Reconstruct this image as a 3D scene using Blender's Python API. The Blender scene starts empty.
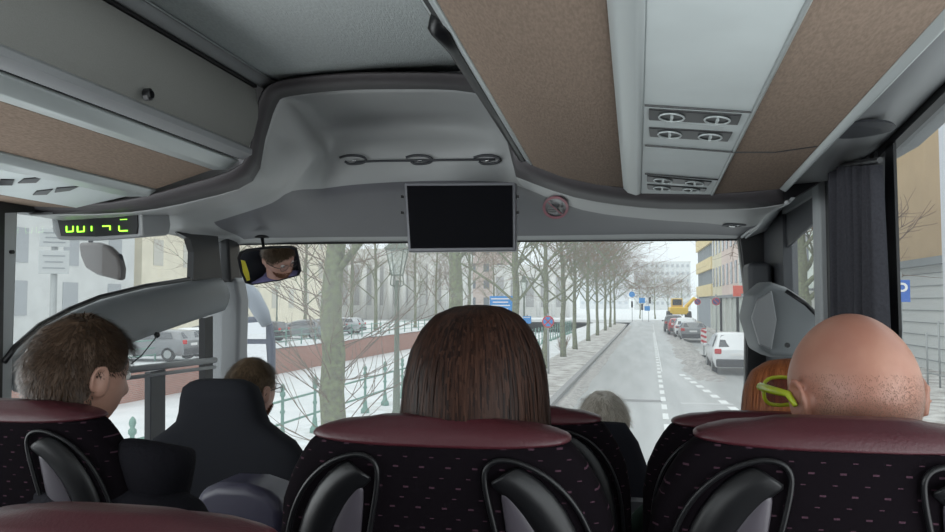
import bpy, bmesh, math, random
from mathutils import Vector as V, Matrix, Euler, noise
C = bpy.context.scene.collection
SC = bpy.context.scene
R = math.radians
# ---------------------------------------------------------------- camera, sky, exposure
H = 2.8
F = 760.0
YA, PT = R(11.34), R(2.79)
cam = bpy.data.cameras.new('camera'); camo = bpy.data.objects.new('camera', cam); C.objects.link(camo)
camo.location = (0, 0, H); camo.rotation_euler = (R(90) + PT, 0, YA)
cam.sensor_width = 36; cam.lens = 36 * F / 945; cam.clip_start = 0.02; cam.clip_end = 2000
SC.camera = camo
w = bpy.data.worlds.new('overcast_sky'); SC.world = w; w.use_nodes = True
wn = w.node_tree.nodes; wl = w.node_tree.links
bg = wn['Background']; bg.inputs[1].default_value = 1.25
tc = wn.new('ShaderNodeTexCoord'); sx = wn.new('ShaderNodeSeparateXYZ'); rp = wn.new('ShaderNodeValToRGB')
wl.new(tc.outputs['Generated'], sx.inputs[0]); wl.new(sx.outputs[2], rp.inputs[0]); wl.new(rp.outputs[0], bg.inputs[0])
rp.color_ramp.elements[0].position = 0.0; rp.color_ramp.elements[0].color = (.74, .80, .84, 1)
rp.color_ramp.elements[1].position = .6; rp.color_ramp.elements[1].color = (.93, .98, 1.0, 1)
sun = bpy.data.lights.new('sun', 'SUN'); sun.energy = .5; sun.angle = R(60); sun.color = (1, .97, .93)
suno = bpy.data.objects.new('sun', sun); C.objects.link(suno); suno.rotation_euler = (R(35), 0, R(-40))
def fill_lamp(name, loc, size, rot, e):
    l = bpy.data.lights.new(name, 'AREA'); l.shape = 'RECTANGLE'; l.size, l.size_y = size; l.energy = e; l.color = (.94, .98, 1)
    o = bpy.data.objects.new(name, l); C.objects.link(o); o.location = loc; o.rotation_euler = rot
# fill lamps added at the side windows and rear wall to brighten the cabin
fill_lamp('fill_left', (-1.90, -.4, 2.66), (4.2, .85), (R(90 + 34), 0, R(-90)), 40)
fill_lamp('fill_right', (.66, -.8, 2.66), (3.4, .85), (R(90 + 34), 0, R(90)), 28)
fill_lamp('fill_rear', (-.64, -2.58, 2.7), (2.2, 1.0), (R(90 + 50), 0, 0), 5)
SC.view_settings.view_transform = 'Standard'; SC.view_settings.look = 'None'
SC.view_settings.exposure = 0.1; SC.view_settings.gamma = 1; SC.view_settings.use_curve_mapping = False
SC.cycles.use_denoising = True
SC.cycles.max_bounces = 10; SC.cycles.diffuse_bounces = 6; SC.cycles.transparent_max_bounces = 24
SC.cycles.sample_clamp_indirect = 6
# ---------------------------------------------------------------- rays through known places
fw = V((-math.sin(YA) * math.cos(PT), math.cos(YA) * math.cos(PT), math.sin(PT)))
rt = V((math.cos(YA), math.sin(YA), 0)); up = rt.cross(fw); O = V((0, 0, H))
def ray(u, v): return rt * ((u - 472.5) / F) + up * ((266 - v) / F) + fw
def at(u, v, k, val):
    d = ray(u, v); return O + d * ((val - O[k]) / d[k])
def PY(u, v, y): return at(u, v, 1, y)
def PX(u, v, x): return at(u, v, 0, x)
def PZ(u, v, z): return at(u, v, 2, z)
def PP(u, v, p, n):
    d = ray(u, v); return O + d * ((V(p) - O).dot(n) / d.dot(n))
# ---------------------------------------------------------------- materials
MATS = {}
def M(name, col, rough=.6, metal=0., bump=0., scale=60., var=0., spec=.5, stretch=None, emit=0., sheen=0., col2=None, coat=0.):
    if name in MATS: return MATS[name]
    m = bpy.data.materials.new(name); m.use_nodes = True; MATS[name] = m
    n = m.node_tree.nodes; l = m.node_tree.links; b = n['Principled BSDF']
    c = (*col, 1) if len(col) == 3 else col
    if rough >= .85 and spec == .5: spec = .1
    b.inputs['Base Color'].default_value = c; b.inputs['Roughness'].default_value = rough
    b.inputs['Metallic'].default_value = metal; b.inputs['Specular IOR Level'].default_value = spec
    if sheen: b.inputs['Sheen Weight'].default_value = sheen
    if coat: b.inputs['Coat Weight'].default_value = coat
    if emit: b.inputs['Emission Color'].default_value = c; b.inputs['Emission Strength'].default_value = emit
    if bump or var:
        t = n.new('ShaderNodeTexCoord'); mp = n.new('ShaderNodeMapping'); nz = n.new('ShaderNodeTexNoise')
        l.new(t.outputs['Object'], mp.inputs[0]); l.new(mp.outputs[0], nz.inputs[0])
        if stretch: mp.inputs['Scale'].default_value = stretch
        nz.inputs['Scale'].default_value = scale; nz.inputs['Detail'].default_value = 4
        if var:
            r_ = n.new('ShaderNodeValToRGB'); l.new(nz.outputs[0], r_.inputs[0])
            c2 = col2 or tuple(min(1, x * (1 + var)) for x in col)
            r_.color_ramp.elements[0].position = .35; r_.color_ramp.elements[1].position = .65
            r_.color_ramp.elements[0].color = (*[x * (1 - var) for x in col], 1) if not col2 else c
            r_.color_ramp.elements[1].color = (*c2, 1)
            l.new(r_.outputs[0], b.inputs['Base Color'])
        if bump:
            bm_ = n.new('ShaderNodeBump'); bm_.inputs['Strength'].default_value = bump; bm_.inputs['Distance'].default_value = .01
            l.new(nz.outputs[0], bm_.inputs['Height']); l.new(bm_.outputs[0], b.inputs['Normal'])
    return m
def glass_mat(name, tint=(1, 1, 1), veil=.05, gloss=.05):
    if name in MATS: return MATS[name]
    m = bpy.data.materials.new(name); m.use_nodes = True; MATS[name] = m
    n = m.node_tree.nodes; l = m.node_tree.links; out = n['Material Output']; n.remove(n['Principled BSDF'])
    tr = n.new('ShaderNodeBsdfTransparent'); tr.inputs[0].default_value = (*tint, 1)
    gl = n.new('ShaderNodeBsdfGlossy'); gl.inputs['Roughness'].default_value = .02
    tl = n.new('ShaderNodeBsdfTranslucent'); tl.inputs[0].default_value = (.9, .95, 1, 1)
    a = n.new('ShaderNodeMixShader'); a.inputs[0].default_value = gloss; l.new(tr.outputs[0], a.inputs[1]); l.new(gl.outputs[0], a.inputs[2])
    b = n.new('ShaderNodeMixShader'); b.inputs[0].default_value = veil; l.new(a.outputs[0], b.inputs[1]); l.new(tl.outputs[0], b.inputs[2])
    l.new(b.outputs[0], out.inputs[0]); return m
def hair_mat(name, c1, c2, rough=.45, sp=.3):
    m = bpy.data.materials.new(name); m.use_nodes = True; n = m.node_tree.nodes; l = m.node_tree.links; b = n['Principled BSDF']
    g = n.new('ShaderNodeNewGeometry'); r_ = n.new('ShaderNodeValToRGB'); l.new(g.outputs['Random Per Island'], r_.inputs[0])
    r_.color_ramp.elements[0].color = (*c1, 1); r_.color_ramp.elements[1].color = (*c2, 1)
    l.new(r_.outputs[0], b.inputs['Base Color']); b.inputs['Roughness'].default_value = rough; b.inputs['Specular IOR Level'].default_value = sp
    return m
def fabric_mat():
    m = bpy.data.materials.new('seat_fabric'); m.use_nodes = True; n = m.node_tree.nodes; l = m.node_tree.links; b = n['Principled BSDF']
    b.inputs['Roughness'].default_value = .9; b.inputs['Specular IOR Level'].default_value = .03
    t = n.new('ShaderNodeTexCoord'); s = n.new('ShaderNodeSeparateXYZ'); l.new(t.outputs['Object'], s.inputs[0])
    def ma(op, a, bb=None, c=None):
        q = n.new('ShaderNodeMath'); q.operation = op
        for i, x in enumerate((a, bb, c)):
            if x is None: continue
            if isinstance(x, (int, float)): q.inputs[i].default_value = x
            else: l.new(x, q.inputs[i])
        return q.outputs[0]
    zr = ma('MULTIPLY', s.outputs[2], 1 / .026); row = ma('FLOOR', zr)
    off = ma('MULTIPLY', ma('SINE', ma('MULTIPLY', row, 5.3)), .5)
    xr = ma('ADD', ma('MULTIPLY', s.outputs[0], 1 / .034), off)
    fx = ma('FRACT', ma('ADD', xr, 100)); fz = ma('FRACT', ma('ADD', zr, 100))
    k = ma('MULTIPLY', ma('LESS_THAN', fx, .2), ma('LESS_THAN', fz, .09))
    k2 = ma('MULTIPLY', ma('LESS_THAN', ma('FRACT', ma('ADD', xr, .6)), .16), ma('LESS_THAN', ma('FRACT', ma('ADD', zr, .5)), .05))
    kk = ma('MAXIMUM', k, k2)
    mx = n.new('ShaderNodeMix'); mx.data_type = 'RGBA'; l.new(kk, mx.inputs[0])
    mx.inputs[6].default_value = (.006, .0045, .006, 1); mx.inputs[7].default_value = (.055, .028, .04, 1)
    l.new(mx.outputs[2], b.inputs['Base Color']); return m
m_ceil = M('ceiling_fabric', (.80, .85, .85), .9, bump=.25, scale=300, var=.06, spec=.2, stretch=(1, .25, 1))
m_shell = M('canopy_plastic', (.43, .44, .44), .42, var=.03, scale=3)
m_shell2 = M('canopy_plastic_grey', (.15, .15, .165), .5)
m_band = M('band_rubber', (.065, .058, .062), .55)
m_door = M('rack_door_fabric', (.25, .25, .235), .8, bump=.15, scale=400, var=.04)
m_alu = M('rail_aluminium', (.50, .54, .54), .33, metal=.35)
m_white = M('service_panel_plastic', (.55, .60, .60), .45, var=.04, scale=8)
m_beige = M('beige_felt', (.25, .19, .15), .95, bump=.15, scale=250, var=.12, spec=.1, stretch=(1, .3, 1))
m_grey = M('grey_plastic', (.30, .31, .32), .5, var=.03, scale=5)
m_arch = M('arch_plastic', (.20, .215, .225), .5, var=.04, scale=4)
m_lgrey = M('light_grey_plastic', (.42, .44, .45), .5)
m_dgrey = M('dark_grey_plastic', (.055, .058, .065), .5)
m_black = M('black_plastic', (.012, .012, .014), .35)
m_rub = M('black_rubber', (.01, .01, .011), .6)
m_screen = M('screen_glass', (.002, .002, .004), .6, spec=.1)
m_leather = M('maroon_leather', (.055, .011, .016), .38, bump=.08, scale=260, spec=.4)
m_fab = fabric_mat()
m_gloss = M('gloss_black_plastic', (.006, .006, .007), .36, spec=.3)
m_patch = M('worn_grey_plastic', (.06, .052, .064), .4)
m_curt = M('curtain_cloth', (.06, .06, .07), .9, bump=.1, scale=200, var=.1)
m_led = M('display_green', (.35, 1, .05), .5, emit=2.2)
m_dash = M('dashboard_plastic', (.05, .052, .06), .6)
m_purple = M('violet_grey_plastic', (.03, .027, .05), .4)
m_chrome = M('chrome', (.8, .8, .8), .12, metal=1)
m_red = M('sign_red', (.55, .03, .04), .5)
m_wsign = M('sign_white', (.8, .8, .8), .5)
m_win = glass_mat('window_glass', (.95, .98, .97), .09, .04)  # veil whitens these panes to imitate haze and reflections
m_shield = glass_mat('windshield_glass', (.95, .98, .97), .15, .008)  # pale translucent veil mixed in to imitate the haze outdoors
# ---------------------------------------------------------------- mesh helpers
def curve(p, k_=4):
    r_ = []
    for i in range(len(p) - 1):
        p0, p1, p2, p3 = p[max(0, i - 1)], p[i], p[i + 1], p[min(len(p) - 1, i + 2)]
        for k in range(k_):
            s = k / k_; r_.append(.5 * ((2 * p1) + (p2 - p0) * s + (2 * p0 - 5 * p1 + 4 * p2 - p3) * s * s + (3 * p1 - p0 - 3 * p2 + p3) * s ** 3))
    return r_ + [p[-1]]
class B:
    def __init__(s): s.m = bmesh.new()
    def face(s, pts):
        return s.m.faces.new([s.m.verts.new(V(p)) for p in pts])
    def grid(s, rows, closed=False, cap=False):
        vs = [[s.m.verts.new(V(p)) for p in r] for r in rows]
        n = len(vs[0])
        for i in range(len(vs) - 1):
            for j in range(n if closed else n - 1):
                k = (j + 1) % n
                s.m.faces.new((vs[i][j], vs[i][k], vs[i + 1][k], vs[i + 1][j]))
        if cap:
            s.m.faces.new(vs[0][::-1]); s.m.faces.new(vs[-1])
        return s
    def box(s, c, d, rot=None):
        c = V(c); hx, hy, hz = d[0] / 2, d[1] / 2, d[2] / 2
        q = [V((x * hx, y * hy, z * hz)) for x in (-1, 1) for y in (-1, 1) for z in (-1, 1)]
        if rot is not None:
            e = Euler(rot).to_matrix() if not isinstance(rot, Matrix) else rot
            q = [e @ p for p in q]
        v = [s.m.verts.new(c + p) for p in q]
        for f in ((0, 1, 3, 2), (4, 6, 7, 5), (0, 4, 5, 1), (2, 3, 7, 6), (0, 2, 6, 4), (1, 5, 7, 3)): s.m.faces.new([v[i] for i in f])
        return s
    def tube(s, pts, rad, n=8, cap=True):
        pts = [V(p) for p in pts]; rows = []
        if not isinstance(rad, (list, tuple)): rad = [rad] * len(pts)
        a = None
        for i, p in enumerate(pts):
            t = (pts[min(i + 1, len(pts) - 1)] - pts[max(i - 1, 0)])
            t = t.normalized() if t.length > 1e-9 else V((0, 0, 1))
            if a is None: a = t.orthogonal().normalized()
            else:
                a = a - t * a.dot(t); a = a.normalized() if a.length > 1e-6 else t.orthogonal().normalized()
            b = t.cross(a)
            rows.append([p + (a * math.cos(k * 2 * math.pi / n) + b * math.sin(k * 2 * math.pi / n)) * rad[i] for k in range(n)])
        return s.grid(rows, True, cap)
    def lathe(s, c, prof, n=16, axis='z'):
        c = V(c); rows = []
        for r_, h in prof:
            row = []
            for k in range(n):
                x, y = r_ * math.cos(k * 2 * math.pi / n), r_ * math.sin(k * 2 * math.pi / n)
                row.append(c + (V((x, y, h)) if axis == 'z' else V((h, x, y)) if axis == 'x' else V((x, -h, y))))
            rows.append(row)
        return s.grid(rows, True, True)
    def ball(s, c, d, n=16, mtx=None):
        c = V(c); rows = []
        for i in range(1, n):
            t = math.pi * i / n
            row = []
            for k in range(n * 2):
                p = V((math.sin(t) * math.cos(k * math.pi / n) * d[0], math.sin(t) * math.sin(k * math.pi / n) * d[1], math.cos(t) * d[2]))
                if mtx is not None: p = mtx @ p
                row.append(c + p)
            rows.append(row)
        return s.grid(rows, True, True)
    def prism(s, poly, off):
        poly = [V(p) for p in poly]; off = V(off)
        return s.grid([poly, [p + off for p in poly]], True, True)
    def build(s, name, mat, parent=None, smooth=False, world=False, bevel=0, sub=0, solid=0, remesh=0, seg=2, flip=True):
        if flip: bmesh.ops.recalc_face_normals(s.m, faces=s.m.faces)
        me = bpy.data.meshes.new(name); s.m.to_mesh(me); s.m.free()
        o = bpy.data.objects.new(name, me); C.objects.link(o)
        for mm in (mat if isinstance(mat, (list, tuple)) else [mat]): me.materials.append(mm)
        if smooth: me.polygons.foreach_set('use_smooth', [True] * len(me.polygons))
        if remesh:
            r_ = o.modifiers.new('Remesh', 'REMESH'); r_.mode = 'VOXEL'; r_.voxel_size = remesh; r_.use_smooth_shade = True
            sm = o.modifiers.new('Smooth', 'SMOOTH'); sm.factor = .5; sm.iterations = 3
        if solid:
            d = o.modifiers.new('Solidify', 'SOLIDIFY'); d.thickness = solid; d.offset = 0
        if bevel:
            d = o.modifiers.new('Bevel', 'BEVEL'); d.width = bevel; d.segments = seg; d.limit_method = 'ANGLE'
            if not smooth:
                me.polygons.foreach_set('use_smooth', [True] * len(me.polygons)); d.harden_normals = True
        if sub:
            d = o.modifiers.new('Subsurf', 'SUBSURF'); d.levels = sub; d.render_levels = sub
        if parent:
            o.parent = parent
            if world: o.matrix_parent_inverse = root_matrix(parent).inverted()
        return o
def root_matrix(p):
    m = Matrix.LocRotScale(p.location, p.rotation_euler, p.scale)
    return root_matrix(p.parent) @ p.matrix_parent_inverse @ m if p.parent else m
def tag(o, label, cat, group=None, kind=None):
    o['label'] = label; o['category'] = cat
    if group: o['group'] = group
    if kind: o['kind'] = kind
    return o
def thing(name, label, cat, loc=(0, 0, 0), rz=0, group=None):
    o = bpy.data.objects.new(name, None); o.empty_display_size = .1; C.objects.link(o); o.location = loc; o.rotation_euler = (0, 0, rz)
    return tag(o, label, cat, group)
def st(o): o['kind'] = 'structure'; return o
def struct(name, b, m, **k): return st(b.build(name, m, **k))
def kids(o): return [c for c in bpy.data.objects if c.parent == o]
def dup(o, loc=None, rz=None, label=None, sc=None, parent=None):
    c = o.copy(); C.objects.link(c)
    if parent is not None: c.parent = parent
    if loc is not None: c.location = loc
    if rz is not None: c.rotation_euler = (0, 0, rz)
    if sc is not None: c.scale = (sc, sc, sc)
    if label: c['label'] = label
    for k in kids(o): dup(k, parent=c)
    return c
# ================================================================ OUTSIDE
RH = .03
m_road = M('wet_asphalt', (.30, .31, .31), .38, bump=.25, scale=1.2, col2=(.42, .43, .43), var=.1, stretch=(1.5, .12, 1))
m_snow = M('snow', (.80, .83, .86), .8, bump=.5, scale=2.5, col2=(.62, .63, .63), var=.1)
m_walk = M('snowy_path', (.60, .59, .57), .8, bump=.6, scale=2.0, col2=(.30, .28, .26), var=.1)
m_slush = M('dirty_slush', (.46, .44, .42), .6, bump=1, scale=6, col2=(.26, .25, .24), var=.1)
m_kerb = M('kerb_stone', (.28, .28, .28), .7, bump=.3, scale=8)
m_paint = M('road_paint', (.80, .82, .82), .6)
m_ice = M('canal_ice', (.66, .70, .72), .45, bump=.2, scale=.6, col2=(.78, .80, .82), var=.1)
def brick_mat(name, a, b_, mortar, sc):
    m = bpy.data.materials.new(name); m.use_nodes = True; n = m.node_tree.nodes; l = m.node_tree.links; b = n['Principled BSDF']
    t = n.new('ShaderNodeTexCoord'); s = n.new('ShaderNodeSeparateXYZ'); cb = n.new('ShaderNodeCombineXYZ'); br = n.new('ShaderNodeTexBrick')
    l.new(t.outputs['Object'], s.inputs[0]); l.new(s.outputs[1], cb.inputs[0]); l.new(s.outputs[2], cb.inputs[1]); l.new(cb.outputs[0], br.inputs[0])
    br.inputs['Color1'].default_value = (*a, 1); br.inputs['Color2'].default_value = (*b_, 1); br.inputs['Mortar'].default_value = (*mortar, 1)
    br.inputs['Scale'].default_value = sc; br.inputs['Mortar Size'].default_value = .02
    l.new(br.outputs[0], b.inputs['Base Color']); b.inputs['Roughness'].default_value = .85
    return m
m_brick = brick_mat('quay_brick', (.42, .17, .12), (.33, .15, .11), (.42, .36, .32), 3)
def gx(x, y, z=0): return V((x + RH * y, y, z))
b = B(); b.grid([[gx(-2.55, y), gx(5.6, y)] for y in (-8, 40, 80, 112)]); b.grid([[V((-60, 112, 0)), V((60, 112, 0))], [V((-60, 130, 0)), V((60, 130, 0))]])
road = struct('road', b, m_road)
b = B()
y = 12
while y < 75:
    b.face([gx(.30, y, .006), gx(.44, y, .006), gx(.44, y + 1.0, .006), gx(.30, y + 1.0, .006)]); y += 1.75
for k in range(12):
    yy = 15.5 + k * 1.35; xx = 3.05 - k * .09
    b.face([V((xx, yy, .006)), V((xx + .22, yy, .006)), V((xx + .2, yy + .75, .006)), V((xx - .02, yy + .75, .006))])
b.grid([[gx(.46, yy, .006), gx(.5, yy, .006)] for yy in (32, 70, 105)])
o = struct('lane_marking', b, m_paint)
b = B()
b.face([V((-1.3, 22.2, .005)), V((1.0, 22.2, .005)), V((1.0, 22.75, .005)), V((-1.3, 22.75, .005))])
struct('asphalt_patch', b, M('dark_asphalt', (.2, .2, .2), .5))
b = B(); b.face([V((1.5, 22, .005)), V((2.9, 22, .005)), V((2.9, 22.3, .005)), V((1.5, 22.3, .005))]); struct('worn_marking', b, M('worn_paint', (.55, .56, .56), .6))
# kerb + pavement + canal
b = B(); rows = []
for y in (-8, 20, 50, 80, 100, 106, 110, 112):
    k = max(0, (y - 98)) ** 2 * .05
    rows.append([gx(-2.55 - k, y, 0), gx(-2.55 - k, y, .13), gx(-2.75 - k, y, .13), gx(-2.8 - k, y, -.05)])
b.grid(rows); struct('kerb_left', b, m_kerb)
b = B(); random.seed(2); rows = []
for i in range(90):
    y = -8 + i * 1.33; k = max(0, (y - 98)) ** 2 * .05
    rows.append([gx(-2.74 - k - j * (1.95 - k * .0) / 6, y, .12 + .03 * noise.noise(V((j * .7, y * .8, 0)))) for j in range(7)])
b.grid(rows); struct('pavement', b, m_walk, smooth=True)
b = B(); rows = []
for i in range(110):
    y = -8 + i * 1.09
    rows.append([gx(-4.6 - j * .35, y, .1 + .05 * noise.noise(V((j * .5, y * .5, 3)))) for j in range(9)])
b.grid(rows); struct('snow_verge', b, m_snow, smooth=True)
b = B(); b.grid([[gx(-7.4, y, .1), gx(-7.4, y, -1.6)] for y in (-30, 112)]); struct('wall_canal_near', b, m_brick)
b = B(); b.grid([[gx(-7.3, y, -1.5), gx(-22.5, y, -1.5)] for y in (-30, 112)]); struct('canal', b, m_ice)
b = B(); b.grid([[gx(-22, y, -1.6), gx(-22, y, .02)] for y in (-30, 30, 112)])
struct('wall_quay', b, m_brick)
b = B(); rows = []
for i in range(90):
    y = -30 + i * 1.6
    rows.append([gx(-21.9 - (j ** 1.5) * 1.2, y, .06 + .12 * noise.noise(V((j * .5, y * .35, 7)))) for j in range(9)])
b.grid(rows); struct('snow_bank', b, m_snow, smooth=True)
b = B(); b.grid([[gx(-50.6, y, 0), gx(-80, y, 0)] for y in (-30, 112)]); struct('street_far_bank', b, m_walk)
b = B(); b.face([(-60, 130, -.01), (60, 130, -.01), (120, 420, -.01), (-120, 420, -.01)]); struct('snow_field', b, m_snow)
b = B(); b.face([(-400, -100, -.06-1.8), (400, -100, -.06-1.8), (400, 900, -.06-1.8), (-400, 900, -.06-1.8)]); struct('ground', b, m_snow)
b = B(); b.grid([[gx(5.6, y, 0), gx(5.62, y, .12), gx(9.6, y, .13), gx(60, y, .13)] for y in (-10, 40, 80, 112)]); struct('pavement_right', b, m_walk)
# slush ridge beside the lane
b = B(); rows = []
for i in range(70):
    y = 28 + i * .55; e = min(1, i / 10, (69 - i) / 12)
    rows.append([gx(1.35 + j * .19 + .5 * noise.noise(V((0, y * .35, 1))), y, -.02 + e * max(0, .34 * math.sin(j * math.pi / 8) * (.5 + noise.noise(V((j * .9, y * 1.1, 4)))))) for j in range(9)])
b.grid(rows); o = b.build('slush', m_slush, smooth=True)
tag(o, 'dirty grey slush ridge lying along the right lane before the parked cars', 'slush', kind='stuff')
b = B(); rows = []
for i in range(110):
    y = 14 + i * .75
    rows.append([gx(-2.58 + j * .09 + .1 * noise.noise(V((3, y * .5, 1))), y, -.02 + max(0, .10 * math.sin(j * math.pi / 7) * (.7 + noise.noise(V((j * .9, y * .9, 9)))))) for j in range(8)])
b.grid(rows); o = b.build('slush', m_slush, smooth=True); tag(o, 'thin line of brown slush in the gutter of the left kerb', 'slush', kind='stuff')
# ---- trees
m_bark = M('mossy_bark', (.24, .27, .16), .95, bump=.8, scale=14, col2=(.17, .17, .13), var=.2)
m_twig = M('brown_twigs', (.24, .165, .115), .9)
m_twigg = M('near_twigs', (.26, .21, .17), .9)
def grow(b, p, d, r, L, lev, rng, tw, spread=.6, kids_=4):
    n = 4; pts = [p]; q = p.copy(); dd = d.copy()
    for i in range(n):
        dd = (dd + V((rng.gauss(0, .12), rng.gauss(0, .12), rng.gauss(.03, .08)))).normalized(); q = q + dd * (L / n); pts.append(q.copy())
    tgt = b if lev > 1 else tw
    tgt.tube(pts, [r * (1 - .14 * i) for i in range(n + 1)], 5 if lev > 1 else 3, False)
    if lev == 0: return
    for k in range(kids_ if lev > 1 else kids_ + 2):
        i = rng.choice((1, 2, 2, 3, 3, 4)); ax = V((rng.gauss(0, 1), rng.gauss(0, 1), rng.gauss(0, .5))).normalized()
        nd = (dd * (1 - spread) + ax * spread + V((0, 0, .12))).normalized()
        grow(b, pts[i], nd, r * .5, L * rng.uniform(.55, .8), lev - 1, rng, tw, spread, kids_)
def tree(name, label, loc, seed, h=8.5, r=.17, first=3.0, nb=12, L=3.2, lev=3, group=None, lean=.03, lowtwigs=0, tr=.012, knots=True, cat='tree'):
    rng = random.Random(seed); t = thing(name, label, cat, loc, 0, group)
    pts = []; x = y = 0.
    for i in range(17):
        pts.append(V((x, y, h * i / 16 - .1))); x += rng.gauss(0, lean); y += rng.gauss(0, lean)
    b = B(); rad = []
    for i in range(17):
        rr = r * (1.35 if i == 0 else 1.1 if i == 1 else 1) * (1 - .75 * (i / 16) ** 1.3)
        if knots: rr *= 1 + .12 * rng.random()
        rad.append(rr)
    b.tube(pts, rad, 12)
    if knots:
        for k in range(7):
            i = rng.randint(3, 12); a = rng.uniform(0, 6.28)
            b.ball(pts[i] + V((math.cos(a), math.sin(a), 0)) * rad[i] * .75, (rad[i] * .45,) * 2 + (rad[i] * .6,), 6)
    b.build('trunk', m_bark, t, smooth=True)
    bb = B(); tw = B()
    for k in range(nb):
        f_ = first / h + (1 - first / h) * (k + .5) / nb; i = min(15, int(f_ * 16)); a = k * 2.4 + rng.uniform(-.4, .4)
        d = V((math.cos(a), math.sin(a), .55 + .6 * f_)).normalized()
        grow(bb, pts[i], d, rad[i] * .42, L * (1.15 - .5 * (k / nb)), lev, rng, tw)
    bb.build('branches', m_bark, t, smooth=True)
    for k in range(lowtwigs):
        i = rng.uniform(1.5, 7); p = pts[int(i)].lerp(pts[int(i) + 1], i % 1); a = rng.uniform(0, 6.28)
        d = V((math.cos(a), math.sin(a), rng.uniform(.2, 1.2))).normalized(); q = p.copy(); ps = [q.copy()]
        LL = rng.uniform(.9, 2.2)
        for s in range(6):
            d = (d + V((rng.gauss(0, .1), rng.gauss(0, .1), rng.gauss(.03, .08)))).normalized(); q = q + d * LL / 6; ps.append(q.copy())
        tw.tube(ps, [.011, .009, .008, .007, .006, .005, .004], 3, False)
        for s in (2, 3, 4):
            e = (d + V((rng.gauss(0, .6), rng.gauss(0, .6), .2))).normalized()
            tw.tube([ps[s], ps[s] + e * .3, ps[s] + e * .6 + V((0, 0, .08))], [.006, .005, .003], 3, False)
    w_ = tw.build('twigs', m_twig if not lowtwigs else m_twigg, t, smooth=True); w_['kind'] = 'stuff'
    return t
TG = 'street trees along the canal pavement'
def tp(y, off=-4.2): return (off + RH * y, y, .08)
n0 = tree('street_tree', 'nearest thick mossy tree trunk with low twigs left of the lamp post', tp(9.9), 11, 8.5, .165, 3.3, 8, 2.6, 2, TG, lowtwigs=46)
n1 = tree('street_tree', 'knobbly mossy tree rising behind the head of the long-haired woman', tp(16.5), 5, 8.5, .17, 3.6, 10, 2.8, 3, TG, lowtwigs=10)
TA = tree('street_tree', 'bare tree just right of the hanging screen behind the blue signboard', tp(24.3), 7, 9, .13, 2.8, 18, 3.6, 3, TG)
TB = tree('street_tree', 'bare tree directly behind the round no stopping sign', tp(31.5), 9, 9, .12, 2.8, 19, 3.6, 3, TG)
names = ['first slim bare tree beyond the no stopping sign', 'second slim bare tree beyond the no stopping sign', 'third slim bare tree beyond the no stopping sign', 'fourth slim bare tree beyond the no stopping sign', 'fifth slim bare tree beyond the no stopping sign', 'sixth slim bare tree beyond the no stopping sign', 'last slim bare tree of the row, beside the kerb bend']
for i, yy in enumerate((38.3, 44.6, 54.3, 63.9, 75.7, 86, 97)):
    dup((TA, TB)[i % 2], tp(yy), i * 1.3, names[i])
FG = 'bare trees on the far bank of the canal'
TF = tree('bank_tree', 'x', (-25.5, 44, .05), 21, 11, .16, 3.0, 13, 3.6, 3, FG)
TF['label'] = 'bare tree on the far canal bank seen just below the inner mirror'
fl = ['bare far bank tree seen left of the thick mossy trunk', 'bare far bank tree seen right of the thick mossy trunk', 'bare far bank tree seen left of the street lantern', 'bare far bank tree seen right of the street lantern', 'bare far bank tree below the left half of the screen', 'bare far bank tree in front of the white columns', 'farthest bare far bank tree, below the right half of the screen']
for i, (u, yy) in enumerate(((305, 58), (352, 66), (376, 74), (415, 82), (436, 90), (470, 84), (494, 100))):
    p = PY(u, 310, yy); dup(TF, (p.x, yy, .05), i * 1.7, fl[i], .95 + .1 * (i % 3))
TD = [('bare tree at the end of the road, left of the far white block', 640, 140, 'bare trees at the end of the road'), ('tall slim bare tree beside the traffic lights at the junction', 655, 138, 0), ('brown bushy tree before the far pale apartment block', 668, 185, 0), ('second brown bushy tree before the far pale block, nearer the yellow loader', 682, 175, 0)]
for i, (lb, u, yy, _) in enumerate(TD):
    p = PY(u, 310, yy); d = dup(TB, (p.x, yy, 0), i * 2.1, lb, .85 if i != 1 else .95); d['group'] = 'bare trees at the end of the road'
# ---- railings
m_rail = M('green_iron', (.16, .30, .25), .5)
def railing(name, label, pts, step, ornate=True, hh=1.05, mat=m_rail):
    t = thing(name, label, 'railing', pts[0]); a, e = V(pts[0]), V(pts[1]); L = (e - a).length; d = (e - a).normalized(); n = int(L / step)
    for k in range(n + 1):
        p = a + d * k * step; b = B()
        if ornate: b.lathe(p, [(.11, 0), (.11, .1), (.06, .16), (.05, .3), (.035, .34), (.033, .6), (.055, .64), (.033, .68), (.03, .92), (.055, .95), (.055, 1.0), (.03, 1.03), (.05, 1.09), (.04, 1.14), (.01, 1.18)], 8)
        else: b.lathe(p, [(.05, 0), (.05, hh), (.01, hh + .05)], 6)
        b.build('post', mat, t, smooth=True, world=True)
    for z in ((.42, .85) if ornate else (.3, .62, .98)):
        b = B(); b.tube([a + V((0, 0, z)), a.lerp(e, .5) + V((0, 0, z)), e + V((0, 0, z))], .022 if ornate else .03, 6); b.build('rail', mat, t, smooth=True, world=True)
    return t
railing('canal_railing', 'green iron railing with turned posts along the near canal edge', [gx(-6.85, 3.5, .08), gx(-6.85, 70, .08)], 1.45)
railing('bank_railing', 'thin green railing on top of the far brick quay', [gx(-22.6, 8, .08), gx(-22.6, 110, .08)], 2.2, False)
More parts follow.
